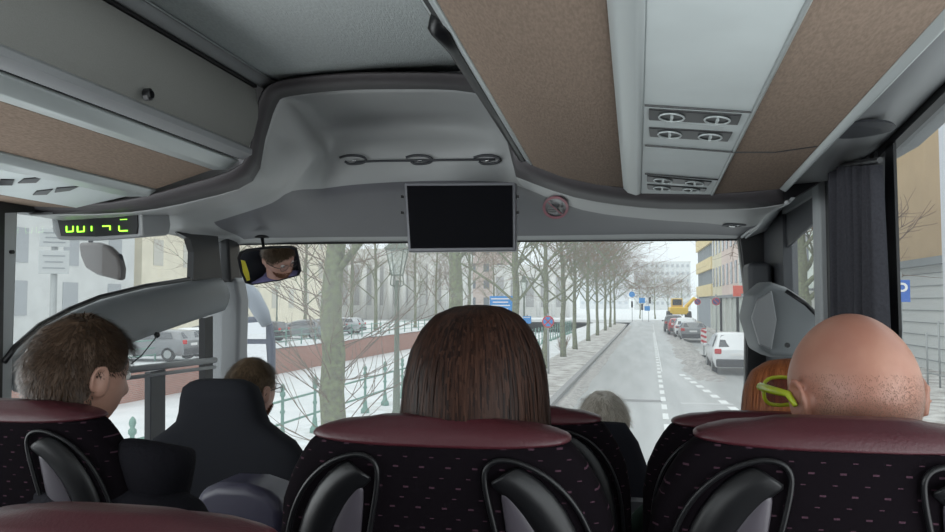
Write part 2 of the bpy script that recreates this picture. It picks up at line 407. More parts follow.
# ---- lamp posts
m_iron = M('lamp_iron', (.14, .17, .13), .5); m_lglass = glass_mat('lantern_glass', (.9, .93, .9), .10, .06)
def lamp(label, loc, sc=1):
    t = thing('street_lamp', label, 'street lamp', loc, 0, 'historic lantern posts'); t.scale = (sc,) * 3
    B().lathe((0, 0, 0), [(.16, 0), (.16, .12), (.11, .18), (.1, .7), (.07, .8), (.06, 1.5), (.05, 1.55), (.045, 3.0), (.06, 3.03), (.04, 3.08), (.035, 3.2)], 14).build('post', m_iron, t, smooth=True)
    b = B()
    for k in range(4):
        a = R(45 + 90 * k); b.tube([V((0, 0, 3.05)), V((math.cos(a) * .14, math.sin(a) * .14, 3.12)), V((math.cos(a) * .12, math.sin(a) * .12, 3.3))], .012, 6)
        b.tube([V((math.cos(a) * .12, math.sin(a) * .12, 3.3)), V((math.cos(a) * .24, math.sin(a) * .24, 3.78))], .012, 6)
    for z, q in ((3.3, .12), (3.78, .24)):
        c = [V((math.cos(R(45 + 90 * k)) * q, math.sin(R(45 + 90 * k)) * q, z)) for k in range(4)]
        for k in range(4): b.tube([c[k], c[(k + 1) % 4]], .012, 6)
    b.build('lantern_frame', m_iron, t, smooth=True)
    b = B(); b.grid([[V((math.cos(R(45 + 90 * k)) * q, math.sin(R(45 + 90 * k)) * q, z)) for k in range(4)] for z, q in ((3.3, .115), (3.78, .235))], True); b.build('pane', m_lglass, t)
    b = B(); b.grid([[V((math.cos(R(45 + 90 * k)) * q, math.sin(R(45 + 90 * k)) * q, z)) for k in range(4)] for z, q in ((3.77, .27), (3.8, .27), (3.93, .13), (3.95, .13), (4.06, .13), (4.1, .03), (4.2, .01))], True, True); b.build('lantern_roof', m_iron, t)
    return t
p = PY(397, 300, 13.4); lp = lamp('near green lantern post between the thick tree trunk and the screen', (p.x, 13.4, .08), .98)
p = PY(524, 300, 38); l2 = dup(lp, (p.x, 38, .08), 0, 'slim lantern post left of the round no stopping sign', 1.0)
p = PY(277, 300, 52); dup(lp, (p.x, 52, .05), 0, 'distant lantern post on the far bank below the inner mirror', 1.15)
p = PY(383 - 55, 300, 60); 
# ---- signs
m_blue = M('sign_blue', (.02, .25, .65), .5); m_pole = M('zinc_pole', (.34, .36, .36), .5, metal=.4)
def signpost(name, label, u, y, h, parts, cat='sign', z0=.05):
    p = PY(u, 300, y); t = thing(name, label, cat, (p.x, y, z0))
    B().tube([(0, .03, 0), (0, .03, h)], .04, 8).build('pole', m_pole, t, smooth=True)
    for q in parts:
        k, cx, cz = q[0], q[1], q[2]
        if k == 'board':
            B().box((cx, 0, cz), (q[3], .04, q[4])).build('sign_board', q[5], t, bevel=.01)
            b = B()
            for i in range(q[6]):
                b.box((cx - q[3] * .04, -.024, cz + q[4] * (.32 - .64 * i / max(1, q[6] - 1))), (q[3] * (.8 - .15 * (i % 2)), .006, q[4] * .07))
            if q[6]: b.build('lettering', m_wsign, t)
            else: b.m.free()
        if k == 'disc':
            B().lathe((cx, 0, cz), [(q[3], -.015), (q[3], .015)], 24, 'y').build('disc', m_red if q[4] else m_blue, t)
            B().lathe((cx, -.018, cz), [(q[3] * .78, -.004), (q[3] * .78, .004)], 24, 'y').build('disc_face', q[5], t)
            if q[4] > 1:
                b = B()
                for s in ((-1, 1) if q[4] == 3 else (1,)): b.box((cx, -.026, cz), (q[3] * 1.7, .006, q[3] * .2), (0, R(45) * s, 0))
                b.build('cross_bar', m_red, t)
        if k == 'light':
            B().box((cx, -.02, cz), (.3, .22, .95)).build('signal_head', m_black, t, bevel=.03)
    return t
signpost('direction_sign', 'blue direction signboard standing left of the pavement behind the woman', 501.5, 30, 3.1, [('board', 0, 2.72, .95, .62, m_blue, 4), ('board', .12, 2.1, .62, .32, m_blue, 2)])
signpost('no_stopping_sign', 'round blue sign with red rim and cross in front of the street tree', 548, 29, 2.35, [('disc', 0, 2.04, .23, 3, m_blue)])
signpost('small_blue_sign', 'small blue board on a post below the far lantern', 527, 36, 2.2, [('board', 0, 1.95, .4, .35, m_blue, 1)])
signpost('no_parking_sign', 'dark round no parking sign on the right pavement beside the cars', 716, 50, 3.3, [('disc', 0, 2.85, .25, 2, M('sign_navy', (.05, .04, .2), .5))])
signpost('no_parking_sign', 'dark round no parking sign farther off beside the yellow loader', 697.5, 68, 3.4, [('disc', 0, 2.85, .27, 2, M('sign_navy', (.05, .04, .2), .5))])
signpost('traffic_light', 'left traffic light with a round blue sign at the far junction', 632, 118, 4.8, [('disc', 0, 4.1, .45, 0, m_blue), ('light', 0, 2.6, 0)], 'traffic light', 0)
signpost('traffic_light', 'middle traffic light with a blue board at the far junction', 642, 119, 4.6, [('board', 0, 3.2, .9, .8, m_blue, 0), ('light', .0, 2.2, 0)], 'traffic light', 0)
signpost('traffic_light', 'right traffic light with a low blue board at the far junction', 648.5, 117, 4.6, [('light', .2, 3.2, 0), ('board', -.2, 2.0, .8, .7, m_blue, 0)], 'traffic light', 0)
# red and white beacon beside the near parked car
p = PZ(704, 357, .02); t = thing('warning_beacon', 'red and white warning beacon on the roadside by the white car', 'beacon', p)
B().box((0, 0, .04), (.4, .25, .1)).build('foot', m_rub, t, bevel=.02)
B().box((0, 0, .45), (.07, .05, .8)).build('stem', m_pole, t)
B().box((0, 0, 1.05), (.3, .05, .75)).build('panel', m_wsign, t, bevel=.01)
b = B()
for k in range(3): b.box((0, -.03, .8 + k * .26), (.3, .01, .12), (0, R(25), 0))
b.build('stripe', m_red, t)
# ---- cars
m_tyre = M('tyre', (.02, .02, .02), .8); m_cglass = M('car_glass', (.03, .04, .05), .12, spec=.8); m_tail = M('tail_light', (.55, .02, .02), .25); m_cbum = M('car_bumper', (.04, .04, .045), .5)
def car(label, loc, rz, paint, group, suv=True, facing=1):
    t = thing('car', label, 'car', loc, rz, group)
    hh = 1.6 if suv else 1.45; L = 4.4 if suv else 4.2; W = .9
    # side profile stations from the rear (y=0) to the front (y=L): y, waist z, roof z, roof half width
    stt = [(0, .92, .95, .80), (.12, 1.0, 1.06, .8), (.3, 1.02, 1.38, .70), (.6, 1.03, hh - .03, .66), (1.2, 1.02, hh, .66), (2.0, 1.0, hh - .02, .66), (2.6, .98, hh - .14, .68), (3.15, .96, 1.1, .74), (3.4, .94, 1.0, .78), (4.1, .84, .86, .76), (L, .62, .64, .62)]
    rows = []
    for (y, zw, zr, wr) in stt:
        ww = W * (.93 if y < .05 or y > 4.2 else 1); rows.append([V((-ww * .9, y, .28)), V((-ww, y, .5)), V((-ww, y, zw * .8)), V((-ww * .96, y, zw)), V((-wr, y, zr - .05)), V((-wr * .8, y, zr)), V((0, y, zr + .02)), V((wr * .8, y, zr)), V((wr, y, zr - .05)), V((ww * .96, y, zw)), V((ww, y, zw * .8)), V((ww, y, .5)), V((ww * .9, y, .28))])
    b = B(); b.grid(rows, True, True); b.build('body', paint, t, smooth=True, bevel=.02)
    b = B(); b.grid([[V((-.68, .125, 1.06)), V((.68, .125, 1.06))], [V((-.62, .28, 1.33)), V((.62, .28, 1.33))], [V((-.56, .5, hh - .1)), V((.56, .5, hh - .1))]]); b.build('rear_window', m_cglass, t, solid=.02)
    for s in (-1, 1):
        b = B(); b.grid([[V((s * .885, .55, 1.05)), V((s * .89, 1.6, 1.04)), V((s * .89, 2.95, 1.0))], [V((s * .72, .75, hh - .12)), V((s * .72, 1.6, hh - .1)), V((s * .735, 2.45, hh - .2))]]); b.build('side_window', m_cglass, t, solid=.03)
        B().box((s * .72, .02, .90), (.26, .1, .2)).build('tail_light', m_tail, t, bevel=.03)
        B().ball((s * 1.0, 2.75, 1.02), (.1, .07, .08), 6).build('side_mirror', paint, t, smooth=True)
        for y in (.8, 3.5):
            wh = B().lathe((s * .8, y, .33), [(.20, -.1), (.33, -.1), (.33, .1), (.2, .1)], 20, 'x').build('wheel', m_tyre, t, smooth=False, bevel=.02)
            B().lathe((s * .81, y, .33), [(.2, -.095), (.2, .095)], 12, 'x').build('hub', m_pole, wh)
    B().box((0, -.02, .45), (1.6, .16, .3)).build('bumper', m_cbum, t, bevel=.05)
    B().box((0, -.01, .78), (.52, .04, .12)).build('licence_plate', m_wsign, t)
    B().box((0, 3.03, 1.08), (1.28, .03, .42), (R(-58), 0, 0)).build('windscreen', m_cglass, t)
    return t
P_w = M('white_paint', (.78, .80, .82), .25, coat=.5); P_k = M('black_paint', (.03, .03, .035), .25, coat=.5); P_g = M('grey_paint', (.2, .21, .22), .3, coat=.5); P_s = M('silver_paint', (.5, .52, .54), .3, metal=.4); P_r = M('red_paint', (.4, .03, .03), .3, coat=.5)
PG = 'cars parked on the right roadside'
car('white parked car nearest on the right, beside the warning beacon', (4.25, 31.0, .02), -RH, P_w, PG)
car('dark parked car standing behind the nearest white one', (4.72, 56, .02), -RH, P_g, PG, False)
car('white parked car just beyond the dark one', (4.75, 62.5, .02), -RH, P_w, PG)
car('red parked car in the middle of the right row', (4.6, 69, .02), -RH, P_r, PG, False)
car('farthest dark parked car of the right row', (4.6, 76, .02), -RH, P_k, PG)
FC = [(262, 42, P_k, 'dark parked car on the far bank just right of the outside mirror'), (286, 46, P_s, 'silver parked car on the far bank below the inner mirror'), (306, 50, P_k, 'black parked car on the far bank left of the thick trunk'), (347, 55, P_g, 'grey parked car on the far bank right of the thick trunk'), (362, 60, P_k, 'black parked car on the far bank nearer the lantern post'), (380, 64, P_s, 'silver parked car on the far bank left of the lantern post'), (250, 36, P_w, 'white parked car on the far bank beside the outside mirror'), (225, 33, P_g, 'grey parked car on the far bank seen beyond the left windscreen pillar')]
for u, yy, pt_, lb in FC:
    p = PY(u, 320, yy); car(lb, (p.x - 1.6, yy, .08), R(90), pt_, 'cars parked on the far canal bank', False)
# ---- wheel loader
m_yel = M('loader_yellow', (.85, .55, .04), .45)
p = PY(676, 315, 108); t = thing('wheel_loader', 'yellow wheel loader standing at the end of the parked cars', 'loader', (p.x, 108, 0))
B().box((.3, 0, 1.75), (2.4, 4, 1.0)).build('body', m_yel, t, bevel=.15)
b = B(); b.box((.1, -.3, 2.8), (1.5, 1.6, 1.3)); b.build('cab', M('cab_yellow', (.75, .5, .1), .4), t, bevel=.1)
B().box((.1, -1.12, 2.9), (1.2, .04, .8)).build('cab_window', m_cglass, t)
b = B(); b.tube([(1.2, -1, 2.2), (2.3, -1, 3.4), (3.6, -1, 2.6)], .28, 8); b.build('arm', m_yel, t)
B().prism([(3.3, -1.8, 1.6), (4.2, -1.8, 1.5), (4.3, -1.8, 2.7), (3.6, -1.8, 2.9)], (0, 1.8, 0)).build('bucket', m_yel, t, bevel=.05)
for x in (-.9, 1.6):
    for y in (-1.4, 1.4): B().lathe((x, y, .85), [(.4, -.3), (.85, -.3), (.85, .3), (.4, .3)], 20, 'x').build('wheel', m_tyre, t, bevel=.05)
# ---- buildings
def mk(n_, c, **k): return M(n_, c, .8, var=.05, scale=.7, **k)
m_pane = M('dark_pane', (.16, .18, .20), .2, spec=.6); m_frame_w = M('window_frame_white', (.7, .7, .68), .6)
def building(label, x0, x1, y0, y1, h, mat, faces, floors, step, wsize, base=None, group=None, bands=None, z0=.0, winmat=None, roof=None, first=1.2):
    t = thing('building', label, 'building', ((x0 + x1) / 2, (y0 + y1) / 2, z0), 0, group)
    B().box(((x0 + x1) / 2, (y0 + y1) / 2, z0 + h / 2), (x1 - x0, y1 - y0, h)).build('wall', mat, t, world=True)
    B().box(((x0 + x1) / 2, (y0 + y1) / 2, z0 + h + .2), (x1 - x0 + .6, y1 - y0, .4)).build('cornice', roof or m_frame_w, t, world=True)
    cnt = 0
    for fc in faces:
        a0, a1 = (y0, y1) if fc in 'lr' else (x0, x1); n = int((a1 - a0) / step)
        for fl_ in range(floors):
            z = z0 + first + (h - first) / floors * (fl_ + .5)
            for k in range(n):
                a = a0 + (k + .5) * (a1 - a0) / n
                if cnt >= 96: continue
                cnt += 1
                c, d, nrm = {'l': ((x0, a, z), (.12, wsize[0], wsize[1]), (-1, 0)), 'r': ((x1, a, z), (.12, wsize[0], wsize[1]), (1, 0)), 'f': ((a, y0, z), (wsize[0], .12, wsize[1]), (0, -1))}[fc]
                b = B(); b.box(c, d); o = b.build('window', winmat or m_pane, t, world=True)
    if base:
        b = B(); b.box(((x0 + x1) / 2, (y0 + y1) / 2, z0 + base[0] / 2), (x1 - x0 + .1, y1 - y0 + .06, base[0])); b.build('ground_floor', base[1], t, world=True)
        for fc in faces:
            if fc == 'f': continue
            xx = x0 - .08 if fc == 'l' else x1 + .08
            n = max(2, int((y1 - y0) / 3)); 
            for k in range(n + 1): B().box((xx, y0 + (y1 - y0) * k / n, z0 + base[0] / 2), (.25, .5, base[0])).build('pilaster', base[2], t, world=True)
            B().box((xx, (y0 + y1) / 2, z0 + base[0]), (.4, y1 - y0, .25)).build('ledge', base[3], t, world=True)
    if bands:
        for z, dz, mm in bands: B().box((x0 - .1, (y0 + y1) / 2, z0 + z), (.3, y1 - y0 + .1, dz)).build('facade_band', mm, t, world=True)
    return t
RG = 'buildings along the right side of the street'
c_gf = mk('pale_green_render', (.52, .56, .52)); c_led = mk('grey_ledge', (.25, .27, .28)); c_yel = mk('yellow_panel', (.80, .66, .36)); c_pil = mk('pale_pilaster', (.6, .62, .58))
building('banded yellow and grey block at the far end of the right row', 9.2, 22, 84, 101, 10.6, mk('grey_facade', (.22, .25, .27)), 'f', 3, 3, (1.5, 1.2), (3.4, mk('blue_grey_base', (.3, .34, .38)), c_led, c_led), RG, [(4.2, 1.3, c_yel), (7.1, 1.3, c_yel), (9.9, 1.3, c_yel)])
building('cream fronted house beside the yellow banded block', 9.1, 22, 76, 84, 13.5, mk('cream_render', (.76, .70, .52)), 'l', 3, 2.6, (1.1, 1.9), (3.4, c_gf, c_pil, c_led), RG, first=3.8)
building('pink fronted house in the right row', 9.1, 22, 65, 76, 13.5, mk('pink_render', (.74, .60, .54)), 'l', 3, 2.6, (1.1, 1.9), (3.4, c_gf, c_pil, c_led), RG, first=3.8)
building('pale green fronted house partly hidden by the right windscreen pillar', 9.1, 22, 40, 65, 13.5, mk('mint_render', (.66, .72, .66)), 'l', 3, 2.6, (1.1, 1.9), (3.4, c_gf, c_pil, c_led), RG, first=3.8)
# building beside the coach, seen through the right side window
c_tan = mk('tan_render', (.52, .37, .21)); c_wb = M('white_block_wall', (.60, .62, .62), .8, bump=.2, scale=5)
t = thing('building', 'tan building with grey block ground floor outside the right window', 'building', (17, 29, 0), 0, RG)
B().box((17, 28.5, 8.1), (10, 21, 7.4)).build('wall', c_tan, t, world=True)
B().box((17.05, 28.5, 2.2), (9.96, 20.96, 4.4)).build('ground_floor', c_wb, t, world=True)
B().box((11.9, 28.5, 4.45), (.4, 21, .3)).build('ledge', c_led, t, world=True)
for k in range(8): B().box((12.045, 28.5, .5 + k * .5), (.03, 20.8, .025)).build('block_joint', c_led, t, world=True)
for yy in (21.0, 29.6): B().box((11.7, yy, 4.8), (.8, 1.5, 9.6)).build('pilaster', M('white_column', (.66, .68, .74), .7), t, world=True)
p = PY(901, 291, 21); t = thing('parking_sign', 'blue parking sign with a white letter outside the right window', 'sign', (p.x, p.y, .13))
B().tube([(0, .04, 0), (0, .04, p.z + .35)], .035, 8).build('pole', m_pole, t, smooth=True)
B().box((0, 0, p.z - .13), (.42, .04, .56)).build('sign_board', M('parking_blue', (.02, .12, .5), .5), t, bevel=.01)
cu = bpy.data.curves.new('letter', 'FONT'); cu.body = 'P'; cu.size = .6; cu.extrude = .004; cu.align_x = 'CENTER'; cu.align_y = 'CENTER'; cu.materials.append(m_wsign)
o_ = bpy.data.objects.new('letter_curve', cu); o = bpy.data.objects.new('letter', bpy.data.meshes.new_from_object(o_)); bpy.data.objects.remove(o_); C.objects.link(o); o.parent = t; o.location = (0, -.03, p.z - .15); o.rotation_euler = (R(90), 0, 0)
t = thing('steel_barrier', 'low steel barrier of upright bars outside the right window', 'barrier', (9.7, 27.5, .13))
for k in range(5): B().tube([(0, -k * 1.0, 0), (0, -k * 1.0, 2.1 if k % 2 else 1.7)], .03, 6).build('bar', m_pole, t, smooth=True)
B().tube([(0, .0, .4), (0, -4, .4)], .03, 6).build('rail', m_pole, t, smooth=True)
tree('green_stemmed_tree', 'mossy tree seen through the small front side window', (7.6, 35, .1), 33, 9, .35, 2.6, 12, 3.0, 3, None)
p = PY(738, 291, 62); t = thing('hanging_sign', 'red square sign projecting from the mint house front', 'sign', (p.x, 62, p.z))
B().box((0, 0, 0), (.75, .12, .85)).build('sign_board', M('orange_red', (.85, .12, .06), .5), t, bevel=.02)
B().box(((9.1 - p.x) / 2, .02, .3), (9.1 - p.x, .04, .05)).build('bracket', m_iron, t)
# left bank
LG = 'buildings beyond the canal'
building('long cream building behind the parked cars across the canal', -64, -46, 66, 118, 19, mk('cream_stone', (.78, .72, .58)), 'r', 4, 5.2, (1.6, 2.6), None, LG, winmat=M('pale_pane', (.56, .54, .48), .4))
building('pale grey building seen through the left side window', -64, -44, 8, 62, 17, mk('pale_grey_stone', (.64, .65, .64)), 'r', 4, 5.2, (1.7, 2.6), None, LG, winmat=M('pale_pane2', (.38, .40, .42), .4))
t2 = building('white columned hall far beyond the canal', -50, -30, 128, 150, 12, mk('white_stone', (.70, .70, .68)), 'f', 1, 2.2, (1.2, 7.2), None, LG, first=0, winmat=M('pale_pane5', (.42, .42, .42), .4))
for k in range(9):
    B().tube([(-49.5 + k * 2.4, 126.5, 0), (-49.5 + k * 2.4, 126.5, 9.5)], .5, 8).build('column', m_frame_w, t2, smooth=True, world=True)
t2 = building('low white colonnaded pavilion behind the slim street trees', -26, -11, 150, 165, 10, mk('white_stone', (.7, .7, .68)), 'f', 1, 3.0, (1.6, 6), None, LG, first=0, winmat=M('pale_pane5', (.42, .42, .42), .4))
for k in range(6):
    B().tube([(-25.4 + k * 2.9, 148.5, 0), (-25.4 + k * 2.9, 148.5, 8)], .35, 8).build('column', m_frame_w, t2, smooth=True, world=True)
building('brownish building behind the blue signboard', -43, -27, 175, 195, 17, mk('brown_stone', (.50, .42, .38)), 'f', 4, 3.2, (1.3, 1.9), None, LG)
building('far pale apartment block at the end of the road', 4, 27, 330, 345, 20, mk('pale_block', (.66, .68, .68)), 'f', 6, 2.0, (1.1, 1.3), None, None, winmat=M('pale_pane3', (.45, .48, .5), .4))
building('far white high block behind the junction', -22, 2, 380, 400, 22, mk('pale_block2', (.74, .76, .78)), 'f', 6, 3.0, (1.5, 1.3), None, None, winmat=M('pale_pane4', (.58, .62, .66), .4))
# notice boards by the left window
p = PX(54, 262, -6.2)
t = thing('notice_board', 'pale notice boards on a post outside the left side window', 'sign', (p.x, p.y, .08), R(35))
m_nb = M('notice_grey', (.52, .54, .54), .6)
B().tube([(0, .04, 0), (0, .04, p.z + .3)], .035, 8).build('pole', m_pole, t, smooth=True)
for dz, hh in ((0, .26), (.27, .2)):
    o = B().box((0, 0, p.z - .08 + dz), (.3, .02, hh)).build('board', m_nb, t, bevel=.005)
    b = B()
    for k in range(3): b.box((0, -.013, p.z - .08 + dz + (k - 1) * hh * .26), (.22 - .04 * (k % 2), .004, .014))
    b.build('lettering', M('notice_ink', (.3, .32, .33), .6), o)
p = PZ(563, 353, .1); t = thing('shrub', 'small brown shrub at the foot of a slim street tree', 'shrub', p)
b = B(); rng = random.Random(4)
for k in range(90):
    a = rng.uniform(0, 6.28); e = V((math.cos(a) * rng.uniform(.1, .5), math.sin(a) * rng.uniform(.1, .5), rng.uniform(.4, 1.0)))
    b.tube([V((0, 0, 0)), e * .5, e + V((rng.gauss(0, .06), 0, 0))], [.02, .012, .006], 3, False)
b.build('stems', m_twig, t)
# ================================================================ THE COACH
XL, XR = -1.85, .57
FLOOR = 1.42; YB = -2.6; YF = 3.4
def lin(p, d, y): return p + d * ((y - p.y) / d.y)
DL = V((0, 1, 0)); DR = V((.0145, 1, -.0526))
# left rack contour at its front end (y=2.05)
LP = [PY(262, 89, 2.05), PY(246, 147, 2.05), PY(242, 158, 2.05), PY(238, 160, 2.05), PY(213, 168, 2.05), PY(155, 188, 2.05), PY(128, 194, 2.05), PY(75, 206, 2.05), PX(22, 204, XL + .005)]
LP[0].x = LP[1].x + .02; LP[8].y = 2.05
RP = [PY(519, 152, 2.05), PY(526, 158, 2.05), PY(533, 164, 2.05), PY(625, 186, 2.05), PY(640, 191, 2.05), PY(712, 192, 2.05), PY(780, 187, 2.05), PY(790, 184, 2.05)]
def strip(pts, d, y0=YB, y1=2.05, n=6):
    return [[lin(p, d, y0 + (y1 - y0) * i / n) for p in pts] for i in range(n + 1)]
def panel(name, a, b_, mat, par, d, th=.012, y0=YB, y1=2.05, inset=.0, mids=None, bevel=.003, smooth=False):
    b = B(); pts = [a + (b_ - a) * inset] + (mids or []) + [b_ - (b_ - a) * inset]
    b.grid(strip(pts, d, y0, y1)); return b.build(name, mat, par, world=True, solid=th, bevel=bevel, smooth=smooth)
ZC = LP[0].z + .02
t = thing('luggage_rack', 'left overhead luggage rack with grey door above a beige felt underside', 'luggage rack', (LP[4].x, 0, LP[4].z))
dm = (LP[0] + LP[1]) / 2 + V((.018, 0, 0))
dr = panel('door', LP[0], LP[1], m_door, t, DL, .02, mids=[LP[0].lerp(LP[1], .3) + V((.014, 0, 0)), dm, LP[0].lerp(LP[1], .8) + V((.012, 0, 0))], smooth=True)
kp = PP(141, 95, dm, (1, 0, 0)); kp.x = dm.x + .012
B().lathe((0, 0, 0), [(.0, -.005), (.014, 0), (.014, .012), (.009, .016), (.009, .006)], 16, 'x').build('lock', m_black, dr).location = kp
panel('hinge_gap', LP[0] + V((.004, 0, .004)), LP[0] + V((.004, 0, .03)), m_rub, t, DL, .02)
mid = (LP[1] + LP[2]) / 2 + V((.02, 0, -.004))
panel('lower_roll', LP[1], LP[2], m_grey, t, DL, .014, mids=[LP[1].lerp(mid, .6) + V((.006, 0, 0)), mid], smooth=True)
panel('slit', LP[2] + V((-.004, 0, .004)), LP[3] + V((0, 0, .006)), m_rub, t, DL, .01)
md = (LP[3] + LP[4]) / 2 + V((.004, 0, -.012))
panel('light_rail', LP[3], LP[4], m_alu, t, DL, .012, mids=[md], smooth=True)
panel('felt_panel', LP[4], LP[5], m_beige, t, DL, .01, inset=.01)
panel('service_rail', LP[5], LP[6], m_alu, t, DL, .02, mids=[LP[5].lerp(LP[6], .25) + V((0, 0, -.012))], smooth=True)
sp = panel('service_panel', LP[6], LP[7], m_white, t, DL, .014, inset=.01)
panel('outer_felt_panel', LP[7], LP[8], m_beige, t, DL, .012, inset=.01)
b = B(); b.grid([[LP[i] + V((0, 0, .03)) for i in (0, 1, 4, 6, 8)][::1] + [V((XL, 2.05, ZC))]]* 1 + [[p for p in ([LP[i] + V((0, -.01, .03)) for i in (0, 1, 4, 6, 8)] + [V((XL, 2.04, ZC))])]]); b.build('end_plate', m_dgrey, t, world=True)
def on_plane(p0, p1, d):
    n = (p1 - p0).cross(d).normalized(); return (lambda u, v: PP(u, v, p0, n)), n
def vent(par, quad, nrm, lou=2, name='air_vent', plate=m_white):
    """quad: four corners, an opening with dark recess, eyeball nozzles and a bright lip"""
    a, b_, c, d = quad; n = nrm if nrm.z < 0 else -nrm
    o = B().prism([x + n * .006 for x in (a, b_, c, d)], n * .004).build(name, m_black, par, world=True, bevel=.002)
    for s in range(lou):
        f0 = (s + .22) / lou; f1 = (s + .78) / lou
        p = a.lerp(b_, f0); q = a.lerp(b_, f1); r_ = d.lerp(c, f1); s_ = d.lerp(c, f0)
        bb = B(); cc = (p + q + r_ + s_) / 4; ring = []
        for k in range(14):
            an = k * 2 * math.pi / 14
            ring.append(cc + (q - p) * .5 * math.cos(an) + (s_ - p) * .38 * math.sin(an) + n * .012)
        bb.tube(ring + [ring[0]], .0018, 6, False); bb.build('nozzle', m_alu, o, world=True, smooth=True)
        bb = B(); bb.box(cc + n * .012, ((q - p).length * .1, (s_ - p).length * .4, .006)); bb.build('louvre', m_alu, o, world=True)
    return o
fL, nL = on_plane(LP[6], LP[7], DL)
vent(sp, [fL(0, 176), fL(14, 176.5), fL(12, 182), fL(-4, 182)], nL, 0)
vent(sp, [fL(23, 175.5), fL(42, 174), fL(36, 179.5), fL(17, 180)], nL, 0)
vent(sp, [fL(36, 188), fL(53, 186), fL(47, 191.5), fL(32, 192)], nL, 0)
vent(sp, [fL(56, 185), fL(80, 183), fL(70, 187.5), fL(54, 189.5)], nL, 0)
b = B(); b.prism([fL(20, 185), fL(52, 181), fL(50, 184), fL(18, 187.5)], (0, 0, -.006)); b.build('reading_lamp', m_chrome, sp, world=True)
# right rack
t = thing('luggage_rack', 'right overhead rack with wide beige felt panels and white service strip', 'luggage rack', (RP[2].x, 0, RP[2].z))
y_sl = PP(428, 22, RP[0], (1, 0, 0)).y
panel('inner_trim', RP[0] + V((-.012, 0, .01)), RP[0] + V((0, 0, 0)), m_alu, t, DR, .006)
b = B(); q0 = lin(RP[0].lerp(RP[1], .5), DR, 1.16) + V((0, 0, -.008)); q1 = RP[0].lerp(RP[1], .5) + V((0, 0, -.008))
b.tube([q0 + V((0, -.02, .01)), q0, q0.lerp(q1, .1), q0.lerp(q1, .5), q1], [.012, .022, .014, .012, .012], 10); b.build('handrail', m_gloss, t, world=True, smooth=True)
panel('edge_trim', RP[1], RP[2], m_alu, t, DR, .012, smooth=True)
panel('slot', RP[0] + V((.0, 0, -.004)), RP[1] + V((0, 0, -.002)), m_rub, t, DR, .006)
panel('felt_panel', RP[2], RP[3], m_beige, t, DR, .01, inset=.004, mids=[RP[2].lerp(RP[3], .35) + V((0, 0, -.012)), RP[2].lerp(RP[3], .7) + V((0, 0, -.01))], smooth=True)
panel('service_rail', RP[3], RP[4], m_alu, t, DR, .016, mids=[RP[3].lerp(RP[4], .3) + V((0, 0, -.008)), RP[3].lerp(RP[4], .75) + V((0, 0, -.008))], smooth=True)
sp = panel('service_panel', RP[4], RP[5], m_white, t, DR, .014, inset=.01)
panel('outer_felt_panel', RP[5], RP[6], m_beige, t, DR, .012, inset=.01)
panel('outer_trim', RP[6], RP[7], m_alu, t, DR, .012, mids=[RP[6].lerp(RP[7], .5) + V((0, 0, -.012))], smooth=True)
wt0 = PX(889, 147, XR); wt1 = PX(945, 92, XR); DW = (wt0 - wt1).normalized()
def rwz(y): return wt0.z + (y - wt0.y) * DW.z / DW.y
b = B(); b.grid([[lin(RP[7], DR, y) + V((.004, 0, .004)), lin(RP[7], DR, y).lerp(V((XR, y, rwz(y) + .012)), .5) + V((0, 0, .0)), V((XR - .01, y, rwz(y) + .012))] for y in (YB, 0, 1, 1.5, 2.05)])
b.build('cove_panel', m_grey, t, world=True, smooth=True, solid=.01)
fR, nR = on_plane(RP[4], RP[5], DR)
fo, no = on_plane(RP[5], RP[6], DR)
for (f, a, c) in ((fR, (645, 100), (751, 107)), (fR, (645, 141), (737, 148)), (fR, (645, 170), (718, 176))):
    p, q = f(*a) + V((0, 0, -.009)), f(*c) + V((0, 0, -.009)); b = B(); b.tube([p, p.lerp(q, .5), q], .0018, 6); b.build('panel_seam', m_black, sp, world=True)
b = B(); p = fo(733, 149) + V((0, 0, -.006)); q = fo(817, 143) + V((0, 0, -.006)); b.tube([p, fo(775, 149) + V((0, 0, -.006)), q], .002, 6); b.build('felt_seam', m_black, t, world=True)
b = B(); b.tube([lin(RP[5], DR, y) + V((0, 0, -.006)) for y in (YB, 0, 2.05)], .004, 8); b.build('divider', m_alu, t, world=True, smooth=True)
vent(sp, [fR(649, 104), fR(742, 110), fR(738, 120), fR(649, 115)], nR, 2)
vent(sp, [fR(649, 123), fR(733, 128), fR(728, 137), fR(650, 132)], nR, 2)
vent(sp, [fR(647, 172), fR(712, 178), fR(709, 182), fR(647, 178)], nR, 2)
vent(sp, [fR(647, 181), fR(707, 185), fR(705, 188), fR(648, 186)], nR, 2)
b = B(); n = -nR if nR.z > 0 else nR
b.prism([fR(665, 117.5), fR(725, 123), fR(722, 126), fR(665, 121)], n * .008); b.build('reading_lamp', m_alu, sp, world=True, bevel=.002)
b = B(); b.prism([fR(655, 179), fR(705, 182.5), fR(704, 184.5), fR(655, 181)], n * .008); b.build('reading_lamp', m_alu, sp, world=True, bevel=.002)
b = B(); c = [V((.02, 0, 0)), V((0, .05, 0))]
pc = lin(RP[7], DR, 1.75).lerp(V((XR, 1.75, rwz(1.75) + .012)), .45)
B().lathe((0, 0, 0), [(.07, 0), (.075, -.006), (.05, -.010), (.01, -.011)], 24).build('speaker_grille', m_dgrey, t).location = PZ(852, 128, pc.z - .001) - t.location
b = B(); b.prism([RP[i] + V((0, -.002, .02)) for i in (0, 3, 5, 7)] + [V((XR, 2.048, 3.25)), V((XR, 2.048, 3.5)), V((RP[0].x - .02, 2.048, 3.5))], (0, .012, 0)); b.build('end_plate', m_dgrey, t, world=True)
